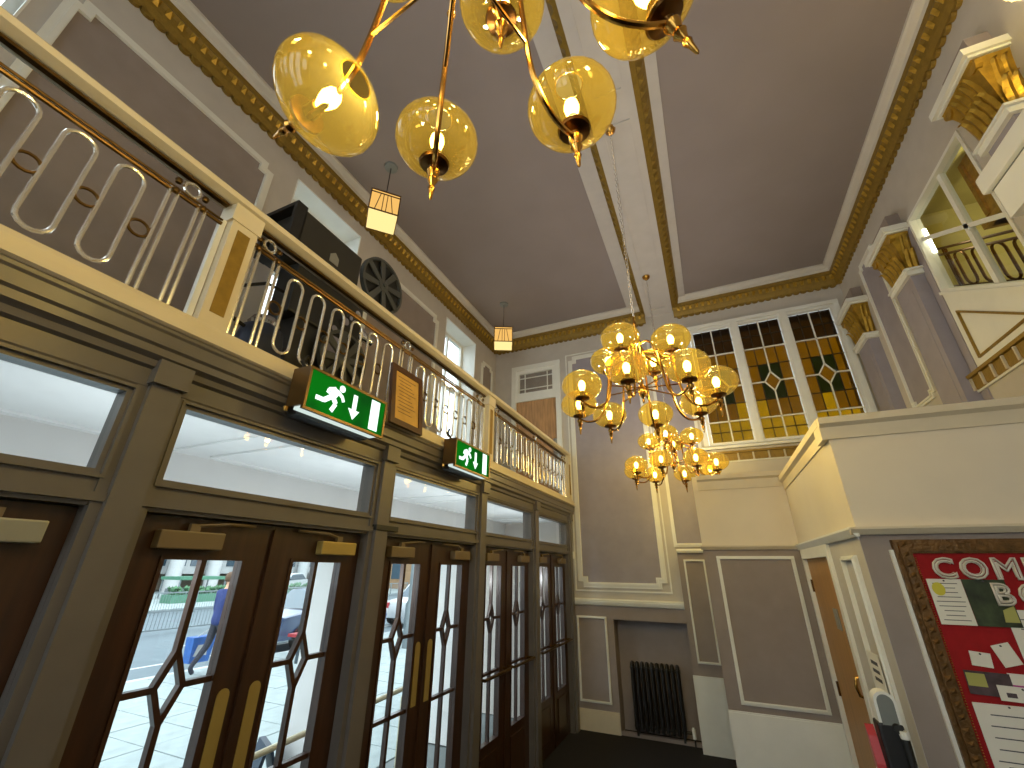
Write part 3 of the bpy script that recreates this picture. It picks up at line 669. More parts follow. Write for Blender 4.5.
for i in range(5):
    c = (POSTS[i] + POSTS[i + 1]) / 2
    for k, s in enumerate((-1, 1)):
        y = c + s * (LW / 2 + .001)
        o = empty('door_%d' % (3 + 2 * i + k), (XD - .05, y, 0), kind='structure', category='door',
                  label='dark wood glazed entrance door, %s pair from the viewer, %s leaf' % (ORD[i], 'closer' if s < 0 else 'farther'))
        for nme, (me, mm) in LM.items(): link(nme, me, None, o)
        for me in LBARS: link('glazing_bar', me, None, o)
        for me in LPANES: link('pane', me, None, o)
        # closer box and arm
        cm = 'silver_box' if i == 0 else ('brass_satin' if (i, s) == (1, 1) else 'beige_box')
        cy = y + s * .10
        cl = MB().bev(XD - .048, cy - .13, 1.975, XD + .0, cy + .13, 2.045, .006).build('closer', cm, o)
        MB().box(XD - .03, cy - .02, 2.045, XD - .01, cy + .02, 2.075).tube([(XD - .02, cy, 2.068), (XD + .02, cy - s * .12, 2.082), (XD - .03, cy - s * .28, 2.088)], .007, 6).build('closer_arm', 'beige_box', cl)
        py = c + s * .075
        if i < 3:
            P = [(py + .028 * math.cos(a), 1.40 + .028 * math.sin(a)) for a in [PI * q / 8 for q in range(9)]] + [(py - .028, 1.05), (py + .028, 1.05)]
            MB().prism(P, LEFT, -.049, -.045).build('push_plate', 'brass_satin', o)
        else:
            MB().tube([(XD + .03, y - .27, 1.035), (XD + .03, y + .27, 1.035)], .014, 10).tube([(XD - .05, y - .26, 1.035), (XD + .03, y - .26, 1.035)], .012, 8).tube([(XD - .05, y + .26, 1.035), (XD + .03, y + .26, 1.035)], .012, 8).build('push_bar', 'old_brass', o)
        if s < 0: MB().rect(LEFT, c - .012, c + .004, .02, 2.08, -.05, -.035).build('meeting_strip', 'door_wood', o)
    # jambs
    trim(MB().rect(LEFT, c - LW, c + LW, 2.06, 2.112, -.118, -.098).rect(LEFT, c - LW - .04, c - LW - .002, 0, 2.105, -.11, -.02).rect(LEFT, c + LW + .002, c + LW + .04, 0, 2.105, -.11, -.02), 'gloss_taupe', 'taupe jambs of the %s pair of entrance doors' % ORD[i], 'door jamb')
tag(MB().bev(XD, 2.20, 2.13, XD + .045, 2.42, 2.165, .004).build('name_plate', 'black_paint'), 'small dark plate on the transom over the doors', 'plate')

# ------------------------------------------------------------------ gallery balustrade
bl = thing('balcony_balustrade', (XD, 3, 2.807), 'cream and metal gallery balustrade with looped bars above the doors', 'balustrade')
MB().sweep([(-.12, 2.807), (.085, 2.807), (.098, 2.815), (.098, 2.832), (.084, 2.838), (.084, 2.858), (.070, 2.864), (.070, 2.888), (.055, 2.894), (.05, 2.915), (-.10, 2.915), (-.12, 2.9)], LEFT, YB, YF).build('plinth', 'cream', bl)
MB().sweep([(-.05, 3.602), (.012, 3.602), (.03, 3.608), (.055, 3.618), (.058, 3.645), (.045, 3.66), (-.06, 3.66), (-.075, 3.645), (-.075, 3.615)], LEFT, YB, YF).build('handrail', 'cream', bl)
NEW = [(.87, 1.0), (3.675, 3.80), (6.47, 6.6), (-1.93, -1.80)]
for a, b in NEW:
    nw = MB().rect(LEFT, a, b, 2.9, 3.60, -.06, .045).rect(LEFT, a - .012, b + .012, 3.50, 3.60, -.065, .052).build('newel', 'cream', bl)
    MB().rect(LEFT, a + .032, b - .032, 2.98, 3.46, .045, .047).build('newel_inlay', 'gold_flat', nw)
    MB().rect(LEFT, a - .03, a - .004, 2.915, 3.50, -.03, .0).build('side_strip', 'trim', nw)
SEC = [(YB, -1.95), (-1.78, .845), (1.012, 3.65), (3.81, 6.45)]
for a, b in SEC:
    MB().tube([(XD, a, 3.468), (XD, b, 3.468)], .010, 8).build('rail', 'old_brass', bl)
    MB().tube([(XD, a, 3.49), (XD, b, 3.49)], .006, 6).build('rail', 'old_brass', bl)
    MB().box(XD - .012, a, 3.578, XD + .014, b, 3.592).build('rail', 'old_brass', bl)
base = wloc(bl)
LOOP = MB().tube(stadium(0, -.235, .235, .048, n=8), .0085, 8, True).mesh('loop', True); LOOP.materials.append(MATS['nickel'])
RING = MB().tube([(0, .036 * math.cos(a), .036 * math.sin(a)) for a in [2 * PI * k / 14 for k in range(14)]], .007, 6, True).mesh('ring', True); RING.materials.append(MATS['old_brass'])
BAR = MB().tube([(0, 0, -.285), (0, 0, .285)], .0085, 8).mesh('bar', True); BAR.materials.append(MATS['nickel'])
KNOT = MB().lathe([(0, -.016), (.012, -.012), (.016, 0), (.012, .012), (0, .016)], seg=8).mesh('knot', True); KNOT.materials.append(MATS['old_brass'])
TRING = MB().tube([(0, .034 * math.cos(a), .034 * math.sin(a)) for a in [2 * PI * k / 14 for k in range(14)]], .008, 6, True).mesh('top_ring', True); TRING.materials.append(MATS['nickel'])
def ornament(y):
    for d in (-.075, -.045, .045, .075): link('bar', BAR, None, bl, Vector((XD, y + d, 3.195)) - base)
    link('top_ring', TRING, None, bl, Vector((XD, y, 3.532)) - base)
    for d in (-.06, .06):
        link('knot', KNOT, None, bl, Vector((XD, y + d, 3.532)) - base)
        link('knot', KNOT, None, bl, Vector((XD + .012, y + d, 3.468)) - base)
def loops(y0, y1, n):
    """n loops between two ornaments, with a ring in every gap"""
    st = (y1 - y0 - .41) / (n - 1)
    ys = [y0 + .205 + st * i for i in range(n)]
    for y in ys: link('loop', LOOP, None, bl, Vector((XD, y, 3.205)) - base)
    gaps = [(y0 + .075 + ys[0] - .048) / 2] + [(a + b) / 2 for a, b in zip(ys, ys[1:])] + [(y1 - .075 + ys[-1] + .048) / 2]
    for g in gaps: link('ring', RING, None, bl, Vector((XD, g, 3.20)) - base)
for a in (.69, 1.10, 2.33, 3.55, 3.92, 5.13, 6.34, -.55, -1.68): ornament(a)
loops(-1.68, -.55, 6); loops(-.55, .69, 6); loops(1.10, 2.33, 6); loops(2.33, 3.55, 6); loops(3.92, 5.13, 6); loops(5.13, 6.34, 6)

# ------------------------------------------------------------------ exit signs
def exit_sign(y0, y1, z0, z1, dep, label):
    o = thing('exit_sign', (XD, (y0 + y1) / 2, z0), label, 'sign', 'illuminated exit signs under the balustrade')
    x1 = XD + dep; F = Fr('left', x1)
    MB().box(XD + .102, y0, z0 + .02, x1 - .012, y1, z1).build('housing', 'sign_bronze', o)
    MB().ring(rectp(y0, y1, z0, z1), .014, F, -.014, .004).build('face_frame', 'sign_bronze', o)
    MB().rect(F, y0 + .012, y1 - .012, z0 + .012, z1 - .012, -.012, -.002).build('green_face', 'exit_green', o)
    L, Hh = y1 - y0, z1 - z0; P = lambda a, b: (y0 + a * L, z0 + b * Hh)
    g = MB()
    def limb(p, q, wd):
        p, q = Vector(P(*p)), Vector(P(*q)); d = (q - p).normalized(); nn = Vector((-d.y, d.x)) * wd
        g.prism([tuple(p + nn), tuple(p - nn), tuple(q - nn), tuple(q + nn)], F, -.002, .001)
    c = P(.385, .80); g.prism([(c[0] + .02 * math.cos(a), c[1] + .02 * math.sin(a)) for a in [2 * PI * k / 12 for k in range(12)]], F, -.002, .001)
    limb((.33, .72), (.275, .50), .024)                    # trunk
    limb((.33, .70), (.40, .60), .010); limb((.40, .60), (.42, .50), .009)
    limb((.31, .73), (.235, .66), .010); limb((.235, .66), (.225, .56), .009)
    limb((.29, .52), (.335, .38), .014); limb((.335, .38), (.295, .18), .012)
    limb((.27, .50), (.20, .36), .014); limb((.20, .36), (.11, .36), .012)
    g.build('running_figure', 'exit_white', o)
    a = MB(); a.prism([P(.535, .80), P(.535, .42), P(.49, .42), P(.56, .18), P(.63, .42), P(.585, .42), P(.585, .80)], F, -.002, .001); a.build('arrow', 'exit_white', o)
    MB().prism([P(.78, .12), P(.90, .12), P(.90, .90), P(.78, .90)], F, -.002, .001).build('doorway_symbol', 'exit_white', o)
    MB().box(XD + .15, y0 + .012, z0 + .004, x1 - .012, y1 - .03, z0 + .021).build('diffuser', 'diffuser', o)
    MB().box(XD + .085, y0 + .03, z0 - .012, XD + .15, y1 - .05, z0 + .021).build('gear_tray', 'black_paint', o)
    MB().lathe([(0, -.015), (.012, -.01), (.014, .01), (0, .016)], (XD + .115, y0 - .004, z0 + .01), 8).build('thumb_screw', 'brass', o)
    MB().tube([(XD + .15, y0 + .04, z1 - .005), (XD + .12, y0 + .02, z1 + .05), (XD + .105, y0 + .06, z1 + .10), (XD + .05, y0 + .12, z1 + .09)], .009, 8).build('cable', 'rubber', o, smooth=True)
    return o
exit_sign(1.345, 1.94, 2.635, 2.87, .225, 'larger green exit sign with running figure, nearer the viewer')
exit_sign(2.80, 3.40, 2.65, 2.88, .215, 'second green exit sign, beyond the framed certificate')
# framed certificate standing on the ledge against the bars
cf = thing('framed_certificate', (XD + .128, 2.27, 2.806), 'dark framed yellowed certificate leaning on the balustrade', 'picture frame')
CF = lambda u, v, n=0: (n, u, v)
link('frame', MB().ring(rectp(-.18, .18, 0, .455), .042, CF, -.012, .012).mesh('frame'), 'frame_brown', cf)
link('paper', MB().rect(CF, -.15, .15, .03, .425, -.01, .002).mesh('paper'), 'parchment', cf)
m = MB()
for k in range(11): m.rect(CF, -.105 + .01 * (k % 3), .10 - .02 * ((k * 7) % 4), .375 - k * .027, .379 - k * .027, .002, .003)
link('written_lines', m.mesh('written_lines'), 'frame_brown', cf)
cf.rotation_euler = (0, -.10, 0)

# ------------------------------------------------------------------ film projector on the gallery
pj = thing('film_projector', (-2.6, 1.9, 2.8), 'old cinema film projector with black lamphouse and film reels on the gallery', 'projector')
lh = MB().bev(-2.86, 1.56, 4.06, -2.5, 2.19, 4.47, .012).build('lamphouse', 'olive_black', pj)
MB().ring(rectp(-2.86, -2.5, 4.06, 4.50), .035, Fr('far', 1.56), -.02, .07).build('open_end_frame', 'black_paint', lh)
MB().box(-2.84, 1.52, 4.26, -2.52, 1.54, 4.28).build('end_bar', 'black_paint', lh)
m = MB().prism([(1.86, 4.2), (1.95, 4.2), (1.95, 4.27), (1.905, 4.31), (1.86, 4.27)], Fr('left', -2.5), 0, .004); m.build('maker_badge', 'silver_box', lh)
MB().bev(-2.78, 1.66, 3.62, -2.55, 2.36, 4.06, .02).build('mechanism_case', 'black_paint', pj)
MB().lathe([(.0, 2.36), (.07, 2.36), (.07, 2.46), (.05, 2.5), (.05, 2.6), (0, 2.6)], (-2.66, 0, 3.86), 16, axis='y').build('lens', 'chrome', pj, smooth=True)
for z, r_ in ((3.78, .035), (3.92, .03), (3.66, .028), (3.84, .02)):
    MB().lathe([(0, 0), (r_, 0), (r_, .05), (0, .05)], (-2.55, 2.0 + (z - 3.6) * .8, z), 14, axis='x').build('sprocket', 'chrome', pj, smooth=True)
MB().bev(-2.56, 1.98, 3.42, -2.5, 2.2, 3.6, .01).build('gate_plate', 'chrome', pj)
m = MB(); m.lathe([(.0, 2.8), (.14, 2.8), (.14, 3.25), (.125, 3.33), (.09, 3.36), (0, 3.36)], (-2.5, 1.50, 0), 20); m.build('drum_housing', 'navy', pj, smooth=True)
MB().lathe([(.09, 3.36), (.1, 3.38), (.08, 3.42), (.0, 3.43)], (-2.5, 1.50, 0), 16).build('drum_cap', 'chrome', pj, smooth=True)
MB().box(-2.78, 1.75, 2.8, -2.58, 2.25, 3.62).box(-2.9, 1.5, 2.8, -2.45, 2.5, 2.88).build('pedestal', 'black_paint', pj)
MB().tube([(-2.6, 2.2, 4.05), (-2.56, 2.42, 4.3), (-2.54, 2.485, 4.36)], .025, 8).tube([(-2.6, 2.1, 3.7), (-2.56, 2.18, 3.55), (-2.54, 2.19, 3.5)], .025, 8).build('reel_arm', 'black_paint', pj)
MB().tube([(-2.5, 1.42, 3.30), (-2.44, 1.2, 3.30), (-2.45, 1.14, 3.36), (-2.5, 1.16, 3.45), (-2.6, 1.5, 3.75), (-2.65, 1.68, 3.8)], .012, 8).build('cable', 'rubber', pj, smooth=True)
def reel(c, R, nm):
    rl = MB().ring([(c[1] + R * math.cos(2 * PI * k / 40), c[2] + R * math.sin(2 * PI * k / 40)) for k in range(40)], .025, Fr('left', c[0]), -.03, .012).build(nm, 'reel_grey', pj)
    for k in range(8):
        a = 2 * PI * k / 8 + .2; u = Vector((math.cos(a), math.sin(a))); n = Vector((-u.y, u.x)) * .022
        p, q = Vector((c[1], c[2])) + u * .03, Vector((c[1], c[2])) + u * (R - .015)
        MB().prism([tuple(p + n), tuple(p - n), tuple(q - n * 1.5), tuple(q + n * 1.5)], Fr('left', c[0]), -.004, .008).build('spoke', 'reel_grey', rl)
    MB().lathe([(0, -.03), (.06, -.03), (.06, .012), (.02, .02), (.02, .035), (0, .035)], c, 18, axis='x').build('hub', 'reel_grey', rl)
    MB().lathe([(0, -.032), (R - .02, -.032), (R - .02, -.02), (0, -.02)], c, 40, axis='x').build('film', 'black_paint', rl)
reel((-2.5, 2.485, 4.375), .275, 'reel'); reel((-2.5, 2.19, 3.45), .24, 'reel')

# ------------------------------------------------------------------ pendant lanterns
for i, (x, y, lb) in enumerate(((-2.70, 2.515, 'square amber paper lantern hanging by the film reel'), (-2.674, 5.50, 'square amber paper lantern hanging near the gallery end door'))):
    o = thing('pendant_lantern', (x, y, ZC), lb, 'lamp', 'pendant lanterns over the gallery')
    z1, z0, h = 5.57, 5.29, .148
    MB().lathe([(0, ZC), (.075, ZC), (.07, ZC - .025), (.03, ZC - .03), (0, ZC - .03)], (x, y, 0), 20).build('ceiling_rose', 'grey_plastic', o, smooth=True)
    MB().tube([(x, y, ZC - .03), (x, y, z1)], .005, 6).build('cord', 'rubber', o)
    fm = MB()
    for sx in (-1, 1):
        for sy in (-1, 1): fm.box(x + sx * h - .006, y + sy * h - .006, z0, x + sx * h + .006, y + sy * h + .006, z1)
        for z in (z0 + .006, z1 - .006, z1 - .04):
            fm.box(x + sx * h - .006, y - h, z - .006, x + sx * h + .006, y + h, z + .006); fm.box(x - h, y + sx * h - .006, z - .006, x + h, y + sx * h + .006, z + .006)
    fm.build('frame', 'frame_brown', o)
    for fr2 in (Fr('far', y - h), Fr('left', x + h), Fr('back', y + h), Fr('right', x - h)):
        cu = x if fr2.k in ('far', 'back') else y
        s_ = MB().rect(fr2, cu - h, cu + h, z0, z1, -.004, 0).build('paper_side', 'lantern_paper', o)
        g = MB()
        for a, b in ((-.09, -.05), (-.02, -.02), (.02, .02), (.09, .05)):
            g.prism([(cu + a - .004, z0 + .012), (cu + a + .004, z0 + .012), (cu + b + .004, z1 - .04), (cu + b - .004, z1 - .04)], fr2, 0, .004)
        g.build('fret', 'frame_brown', s_)
    MB().box(x - h + .004, y - h + .004, z0 - .002, x + h - .004, y + h - .004, z0 + .004).build('base_diffuser', 'lantern_base', o)
    o.rotation_euler.z = math.atan2(-x, y)

# ------------------------------------------------------------------ chandeliers
# local origin: centre of the lower ring of globes
GR = .138; GH = .104
def globe_mesh():
    prof = []
    for k in range(15):
        a = -PI / 2 + .28 + (PI - .28 - .32) * k / 14
        prof.append((GR * math.cos(a), GH * math.sin(a)))
    m = MB().lathe(prof, seg=28, cap=False); me = m.mesh('globe', True); me.materials.append(MATS['globe_amber']); return me
RIM = MB().tube([(GR * math.cos(PI / 2 - .32) * math.cos(a), GR * math.cos(PI / 2 - .32) * math.sin(a), GH * math.sin(PI / 2 - .32)) for a in [2 * PI * k / 28 for k in range(28)]], .0022, 6, True).mesh('rim', True); RIM.materials.append(MATS['globe_amber'])
GLOBE = globe_mesh()
BULB = MB().lathe([(.0, -.045), (.012, -.043), (.02, -.02), (.024, .0), (.02, .02), (.01, .034), (0, .036)], seg=14).mesh('bulb', True); BULB.materials.append(MATS['bulb'])
CUP = MB().lathe([(.0, -.125), (.012, -.122), (.016, -.112), (.024, -.108), (.046, -.102), (.05, -.094), (.048, -.088), (.02, -.084), (.018, -.045), (.0, -.045)], seg=18).mesh('cup', True); CUP.materials.append(MATS['dark_brass'])
FIN = MB().lathe([(.0, -.245), (.005, -.238), (.008, -.21), (.012, -.198), (.008, -.188), (.013, -.174), (.018, -.165), (.013, -.155), (.019, -.142), (.022, -.130), (.015, -.122), (.0, -.122)], seg=14).mesh('finial', True); FIN.materials.append(MATS['brass'])
def arc(pts, n=5):
    """Catmull-Rom through the points"""
    P = [Vector(p) for p in pts]; P = [2 * P[0] - P[1]] + P + [2 * P[-1] - P[-2]]; out = []
    for i in range(1, len(P) - 2):
        for k in range(n):
            t = k / n; out.append(.5 * ((2 * P[i]) + (P[i + 1] - P[i - 1]) * t + (2 * P[i - 1] - 5 * P[i] + 4 * P[i + 1] - P[i + 2]) * t * t + (3 * P[i] - P[i - 1] - 3 * P[i + 1] + P[i + 2]) * t ** 3))
    return out + [P[-2]]
R1, R2, DZ = .484, .258, .353
ARM1 = MB().tube([(.06, 0, .315), (.225, 0, .245), (.255, 0, .04)] + arc([(.262, 0, .0), (.29, 0, -.085), (.35, 0, -.145), (.42, 0, -.150), (R1 - .012, 0, -.128)])[1:], .0085, 8)
ARM1.tube([(.02, 0, .045), (.255, 0, .03)], .005, 6).lathe([(0, -.014), (.014, 0), (0, .014)], (.225, 0, .245), 8)
ARM1 = ARM1.mesh('arm', True); ARM1.materials.append(MATS['brass'])
ARM2 = MB().tube(arc([(.02, 0, .40), (.08, 0, .41), (.12, 0, .36), (.14, 0, .27), (.19, 0, .215), (R2 - .01, 0, .225)]), .0078, 8).mesh('arm', True); ARM2.materials.append(MATS['brass'])
def chandelier(loc, t1, t2, label, ztop, bent={}):
    o = thing('chandelier', loc, label, 'chandelier', 'amber globe chandeliers under the ceiling beam')
    z0 = loc[2]
    L_ = lambda nm, me, p, par=o, rz=0: (lambda q: (setattr(q, 'rotation_euler', (0, 0, rz)), q)[1])(link(nm, me, None, par, p))
    c = MB().lathe([(0, -.075), (.006, -.07), (.010, -.05), (.006, -.04), (.018, -.02), (.03, .0), (.034, .03), (.03, .055), (.014, .07), (.012, .22), (.022, .26), (.03, .30), (.034, .34), (.03, .39), (.04, .41), (.03, .44), (.012, .46), (.01, .56), (.018, .58), (.01, .60), (.006, .66), (0, .66)], seg=16)
    me = c.mesh('column', True); me.materials.append(MATS['brass']); L_('column', me, (0, 0, 0))
    # chain
    ch = MB(); z = .66; k = 0; top = ztop - z0 - .06
    while z < top:
        pts = [(.009 * math.cos(a) * (1 if k % 2 else 0), .009 * math.cos(a) * (0 if k % 2 else 1), z + .02 + .022 * math.sin(a)) for a in [2 * PI * q / 8 for q in range(8)]]
        ch.tube(pts, .0028, 4, True); z += .036; k += 1
    ch.tube([(.006, .004, .66), (.014, .010, (top + .66) / 2), (.006, .004, top)], .003, 5)
    me = ch.mesh('chain'); me.materials.append(MATS['nickel']); L_('chain', me, (0, 0, 0))
    me = MB().lathe([(0, top), (.02, top), (.05, top + .03), (.055, top + .06), (0, top + .06)], seg=18).mesh('ceiling_rose', True); me.materials.append(MATS['brass']); L_('ceiling_rose', me, (0, 0, 0))
    for n, R, zz, t0, arm in ((8, R1, 0, t1, ARM1), (4, R2, DZ, t2, ARM2)):
        for k in range(n):
            a = t0 + 2 * PI * k / n; Rk, tl = R, 0
            dzk = 0
            if n == 8 and k in bent: a, Rk, tl, dzk = bent[k]
            u = Vector((math.cos(a), math.sin(a), 0)); ax = Vector((0, 0, 1)) * math.cos(tl) - u * math.sin(tl)
            p = u * Rk + Vector((0, 0, zz - .128 + dzk)) + ax * .128
            L_('arm', arm, (0, 0, dzk), o, a).scale = (Rk / R, 1, 1)
            g = L_('globe', GLOBE, p); L_('rim', RIM, (0, 0, 0), g)
            q = L_('cup', CUP, p); g.rotation_euler = q.rotation_euler = (0, -tl, a); L_('finial', FIN, (0, 0, 0), q); L_('bulb', BULB, (0, 0, .0), q)
            pl = bpy.data.objects.new('bulb_light', BL); COL.objects.link(pl); pl.parent = q; pl.location = (0, 0, .075)
    return o
BL = bpy.data.lights.new('bulb_light', 'POINT'); BL.energy = BULB_W; BL.color = (1, .98, .98); BL.shadow_soft_size = .03
chandelier((-.34, .40, 3.235), .567, .04, 'near amber globe chandelier cut off by the top edge', ZS, {3: (3.05, .515, 1.62, -.075), 2: (2.25, .489, .10, 0), 1: (1.25, .48, .08, 0), 0: (.547, .517, .45, 0)})
chandelier((-.297, 2.938, 3.08), .722, 1.238, 'middle amber globe chandelier, the whole one in full view', ZS)
chandelier((-.297, 5.45, 3.07), -.20, -.084, 'smallest amber globe chandelier, farthest under the beam', ZS)

# ------------------------------------------------------------------ radiator in the niche
rd = thing('radiator', (-.93, YF - .02, 0), 'black cast-iron column radiator in the wall niche', 'radiator')
RX0, RX1, NS = -1.25, -.63, 10; st = (RX1 - RX0) / NS
for k in range(NS):
    x = RX0 + st * (k + .5)
    m = MB()
    for dy in (-.05, .03): m.tube([(x, YF - .0 + dy, .10), (x, YF + dy, .76)], [.022, .022], 10)
    m.tube([(x, YF - .05, .76), (x, YF - .045, .785), (x, YF - .01, .795), (x, YF + .025, .785), (x, YF + .03, .76)], .022, 10).tube([(x, YF - .05, .11), (x, YF - .01, .09), (x, YF + .03, .11)], .02, 8)
    m.build('section', 'iron_black', rd, smooth=True)
MB().tube([(RX0, YF - .01, .74), (RX1, YF - .01, .74)], .02, 8).tube([(RX0, YF - .01, .13), (RX1 + .08, YF - .01, .13)], .016, 8).build('header', 'iron_black', rd)
for x in (RX0 + .04, RX1 - .04): MB().box(x - .012, YF - .06, 0.035, x + .012, YF + .04, .11).build('foot', 'iron_black', rd)
MB().lathe([(0, .08), (.02, .08), (.022, .17), (.012, .19), (0, .19)], (RX1 + .07, YF - .02, 0), 12).build('valve', 'white_plastic', rd, smooth=True)
MB().tube([(RX1 + .07, YF - .02, .0), (RX1 + .07, YF - .02, .1)], .009, 8).build('pipe', 'iron_black', rd)
tag(MB().bev(-2.0 + .03, YF - .045, 2.05, -1.925, YF, 2.15, .012).build('motion_sensor', 'white_plastic'), 'small white motion sensor in the far corner', 'sensor')

# ------------------------------------------------------------------ notice board
NB = Fr('far', 3.09)
nb = thing('notice_board', (1.6, 3.09, .9), 'red felt notice board in a carved bronze frame', 'notice board')
B0, B1, BZ0, BZ1 = .885, 2.12, .95, 2.08
MB().rect(NB, B0 + .05, B1 - .05, BZ0 + .05, BZ1 - .05, 0, .03).build('felt', 'red_felt', nb)
f1 = MB().ring(rectp(B0, B1, BZ0, BZ1), .022, NB, 0, .035).ring(offset(rectp(B0, B1, BZ0, BZ1), .018), .04, NB, 0, .052).ring(offset(rectp(B0, B1, BZ0, BZ1), .056), .012, NB, 0, .042)
frm = f1.build('frame', 'frame_bronze', nb)
bd = MB()
for (u0, v0, u1, v1) in ((B0 + .074, BZ0 + .09, B0 + .074, BZ1 - .09), (B1 - .074, BZ0 + .09, B1 - .074, BZ1 - .09)):
    n = 90
    for k in range(n):
        v = v0 + (v1 - v0) * k / (n - 1); p = NB(u0, v, .042); bd.lathe([(0, -.0036), (.0036, 0), (0, .0036)], p, 6)
bd.build('beading', 'gold_paint', frm, kind='stuff')
carv = MB()
for k in range(22):
    v = BZ0 + .04 + k * .05
    for u in (B0 + .038, B1 - .038): carv.add([NB(u - .016, v, .051), NB(u + .016, v + .012, .051), NB(u + .016, v + .034, .051), NB(u - .016, v + .022, .051), NB(u, v + .017, .060)], [(0, 1, 4), (1, 2, 4), (2, 3, 4), (3, 0, 4)])
carv.build('carved_ribbon', 'frame_bronze', frm, kind='stuff')
def text3d(txt, size, m, fill='BOTH', bevel=0, ext=.002, off=0):
    cu = bpy.data.curves.new('text', 'FONT'); cu.body = txt; cu.size = size; cu.extrude = ext; cu.bevel_depth = bevel; cu.fill_mode = fill; cu.offset = off; cu.resolution_u = 3; cu.space_character = 1.0
    ob = bpy.data.objects.new('text', cu); COL.objects.link(ob)
    dg = bpy.context.evaluated_depsgraph_get(); me = bpy.data.meshes.new_from_object(ob.evaluated_get(dg)); bpy.data.objects.remove(ob)
    me.materials.clear(); me.materials.append(MATS[m]); return me
def lettering(txt, u, v, n, size, parent, fr, name, m):
    """one raised letter after another"""
    for chh in txt:
        if chh != ' ':
            me = text3d(chh, size, m, 'NONE', .0048, .0)
            o = link(name, me, None, parent); o.rotation_euler = (PI / 2, 0, 0); o.location = Vector(fr(u, v, n)) - wloc(parent)
            me2 = text3d(chh, size * .8, m, 'NONE', .0016, .0); o2 = link('inner_line', me2, None, o); o2.location = (size * .07, size * .07, 0)
            wdt = max(x.co.x for x in me.vertices)
        else: wdt = size * .3
        u += wdt + size * .10
    return u
lettering('COMMUNITY', 1.01, 1.895, .044, .135, nb, NB, 'letter', 'letter_silver')
lettering('BOARD', 1.205, 1.78, .044, .135, nb, NB, 'letter', 'letter_silver')
def leaflet(u0, v0, wd, h, rot, m, label, lines=0, n=.039, extra=None, cat='leaflet'):
    o = thing('leaflet', NB(u0 + wd / 2, v0 + h / 2, n), label, cat, 'papers pinned to the notice board')
    o.rotation_euler = (0, rot, 0)
    F = lambda u, v, nn=0: (u, -nn, v)
    link('sheet', MB().prism(rectp(-wd / 2, wd / 2, -h / 2, h / 2), F, 0, .0015).mesh('sheet'), m, o)
    if lines:
        g = MB(); r = random.Random(label)
        for k in range(lines):
            v = h / 2 - h * (k + 1) / (lines + 1); l = wd * r.uniform(.5, .82)
            g.prism(rectp(-l / 2, l / 2, v - h * .004 - .0008, v + h * .004 + .0008), F, .0015, .0019)
        link('printed_lines', g.mesh('printed_lines'), 'ink', o)
    for q in (extra or []):
        link(q[0], MB().prism([(a * wd / 2, b * h / 2) for a, b in q[2]], F, .0015, .002).mesh(q[0]), q[1], o)
    link('pin', MB().lathe([(0, 0), (.004, .001), (.004, .0045), (0, .0045)], (0, -.0062, h / 2 - .008), 8, axis='y').mesh('pin'), 'ink', o)
    return o
circ = [(-.45 + .38 * math.cos(a), .55 + .3 * math.sin(a)) for a in [2 * PI * k / 14 for k in range(14)]]
leaflet(.972, 1.685, .135, .205, 0, 'paper', 'white flyer with a yellow round spot, upper left on the red board', 9, extra=[('yellow_spot', 'paper_yellow', circ)])
leaflet(1.109, 1.685, .16, .205, 0, 'photo_green', 'dark green photo flyer beside the yellow-spotted flyer', 0, extra=[('leaf_patch', 'paper_olive', [(.3, -.8), (.95, -.8), (.95, -.1), (.4, -.3)])])
leaflet(1.225, 1.48, .2, .28, 0, 'paper', 'tall white notice below the lower row of letters', 6, n=.037)
leaflet(1.035, 1.515, .075, .06, .10, 'paper', 'small blank white card, left of the tilted card', 0)
leaflet(1.135, 1.525, .07, .09, -.28, 'paper', 'small white card tilted on the red felt', 0)
leaflet(.99, 1.40, .16, .095, .03, 'photo_dark', 'dark photo strip with an olive patch', 0, extra=[('olive_patch', 'paper_olive', [(-.95, -.3), (-.1, -.3), (-.1, .8), (-.95, .8)])])
leaflet(1.145, 1.435, .13, .06, .03, 'paper', 'white card with a magenta stripe', 0, n=.037, extra=[('magenta_stripe', 'magenta_print', [(-1, -1), (1, -1), (1, -.5), (-1, -.5)])])
leaflet(1.09, 1.385, .17, .06, .03, 'paper', 'white strip with two small pictures, below the magenta stripe', 0, n=.043, extra=[('picture', 'photo_dark', [(-.7, -.5), (-.3, -.5), (-.3, .1), (-.7, .1)]), ('picture', 'photo_dark', [(.1, -.5), (.5, -.5), (.5, .1), (.1, .1)])])
leaflet(.982, 1.03, .25, .34, 0, 'paper', 'large white printed notice low on the red board', 7, extra=[('photo_block', 'photo_dark', [(-.6, -.9), (1, -.9), (1, -.35), (-.6, -.35)])])

# sign and stand by the oak door
sg = thing('wall_notice', (.755, 3.39, 1.40), 'small white notice with black bars beside the oak door', 'notice')
MB().rect(W3, 3.29, 3.49, 1.32, 1.50, .028, .032).build('sheet', 'paper', sg)
for k in range(3): MB().rect(W3, 3.33, 3.45, 1.36 + k * .04, 1.378 + k * .04, .032, .033).build('bar', 'ink', sg)
ks = thing('donation_stand', (.62, 2.98, 0), 'black floor stand with rounded grey head beside the oak door', 'stand')
MB().bev(.575, 2.95, .03, .675, 3.04, 1.27, .012).build('body', 'iron_black', ks)
MB().box(.50, 2.86, 0, .72, 3.07, .03).build('base', 'iron_black', ks)
K = Fr('far', 2.955)
pf = [(.628 + .044 * math.cos(a), 1.35 + .044 * math.sin(a)) for a in [PI * k / 12 for k in range(13)]] + [(.584, 1.25), (.672, 1.25)]
h = MB().prism(pf, K, -.07, 0).build('head', 'white_plastic', ks)
MB().prism(offset(pf, .012), K, 0, .005).build('head_face', 'grey_plastic', h)
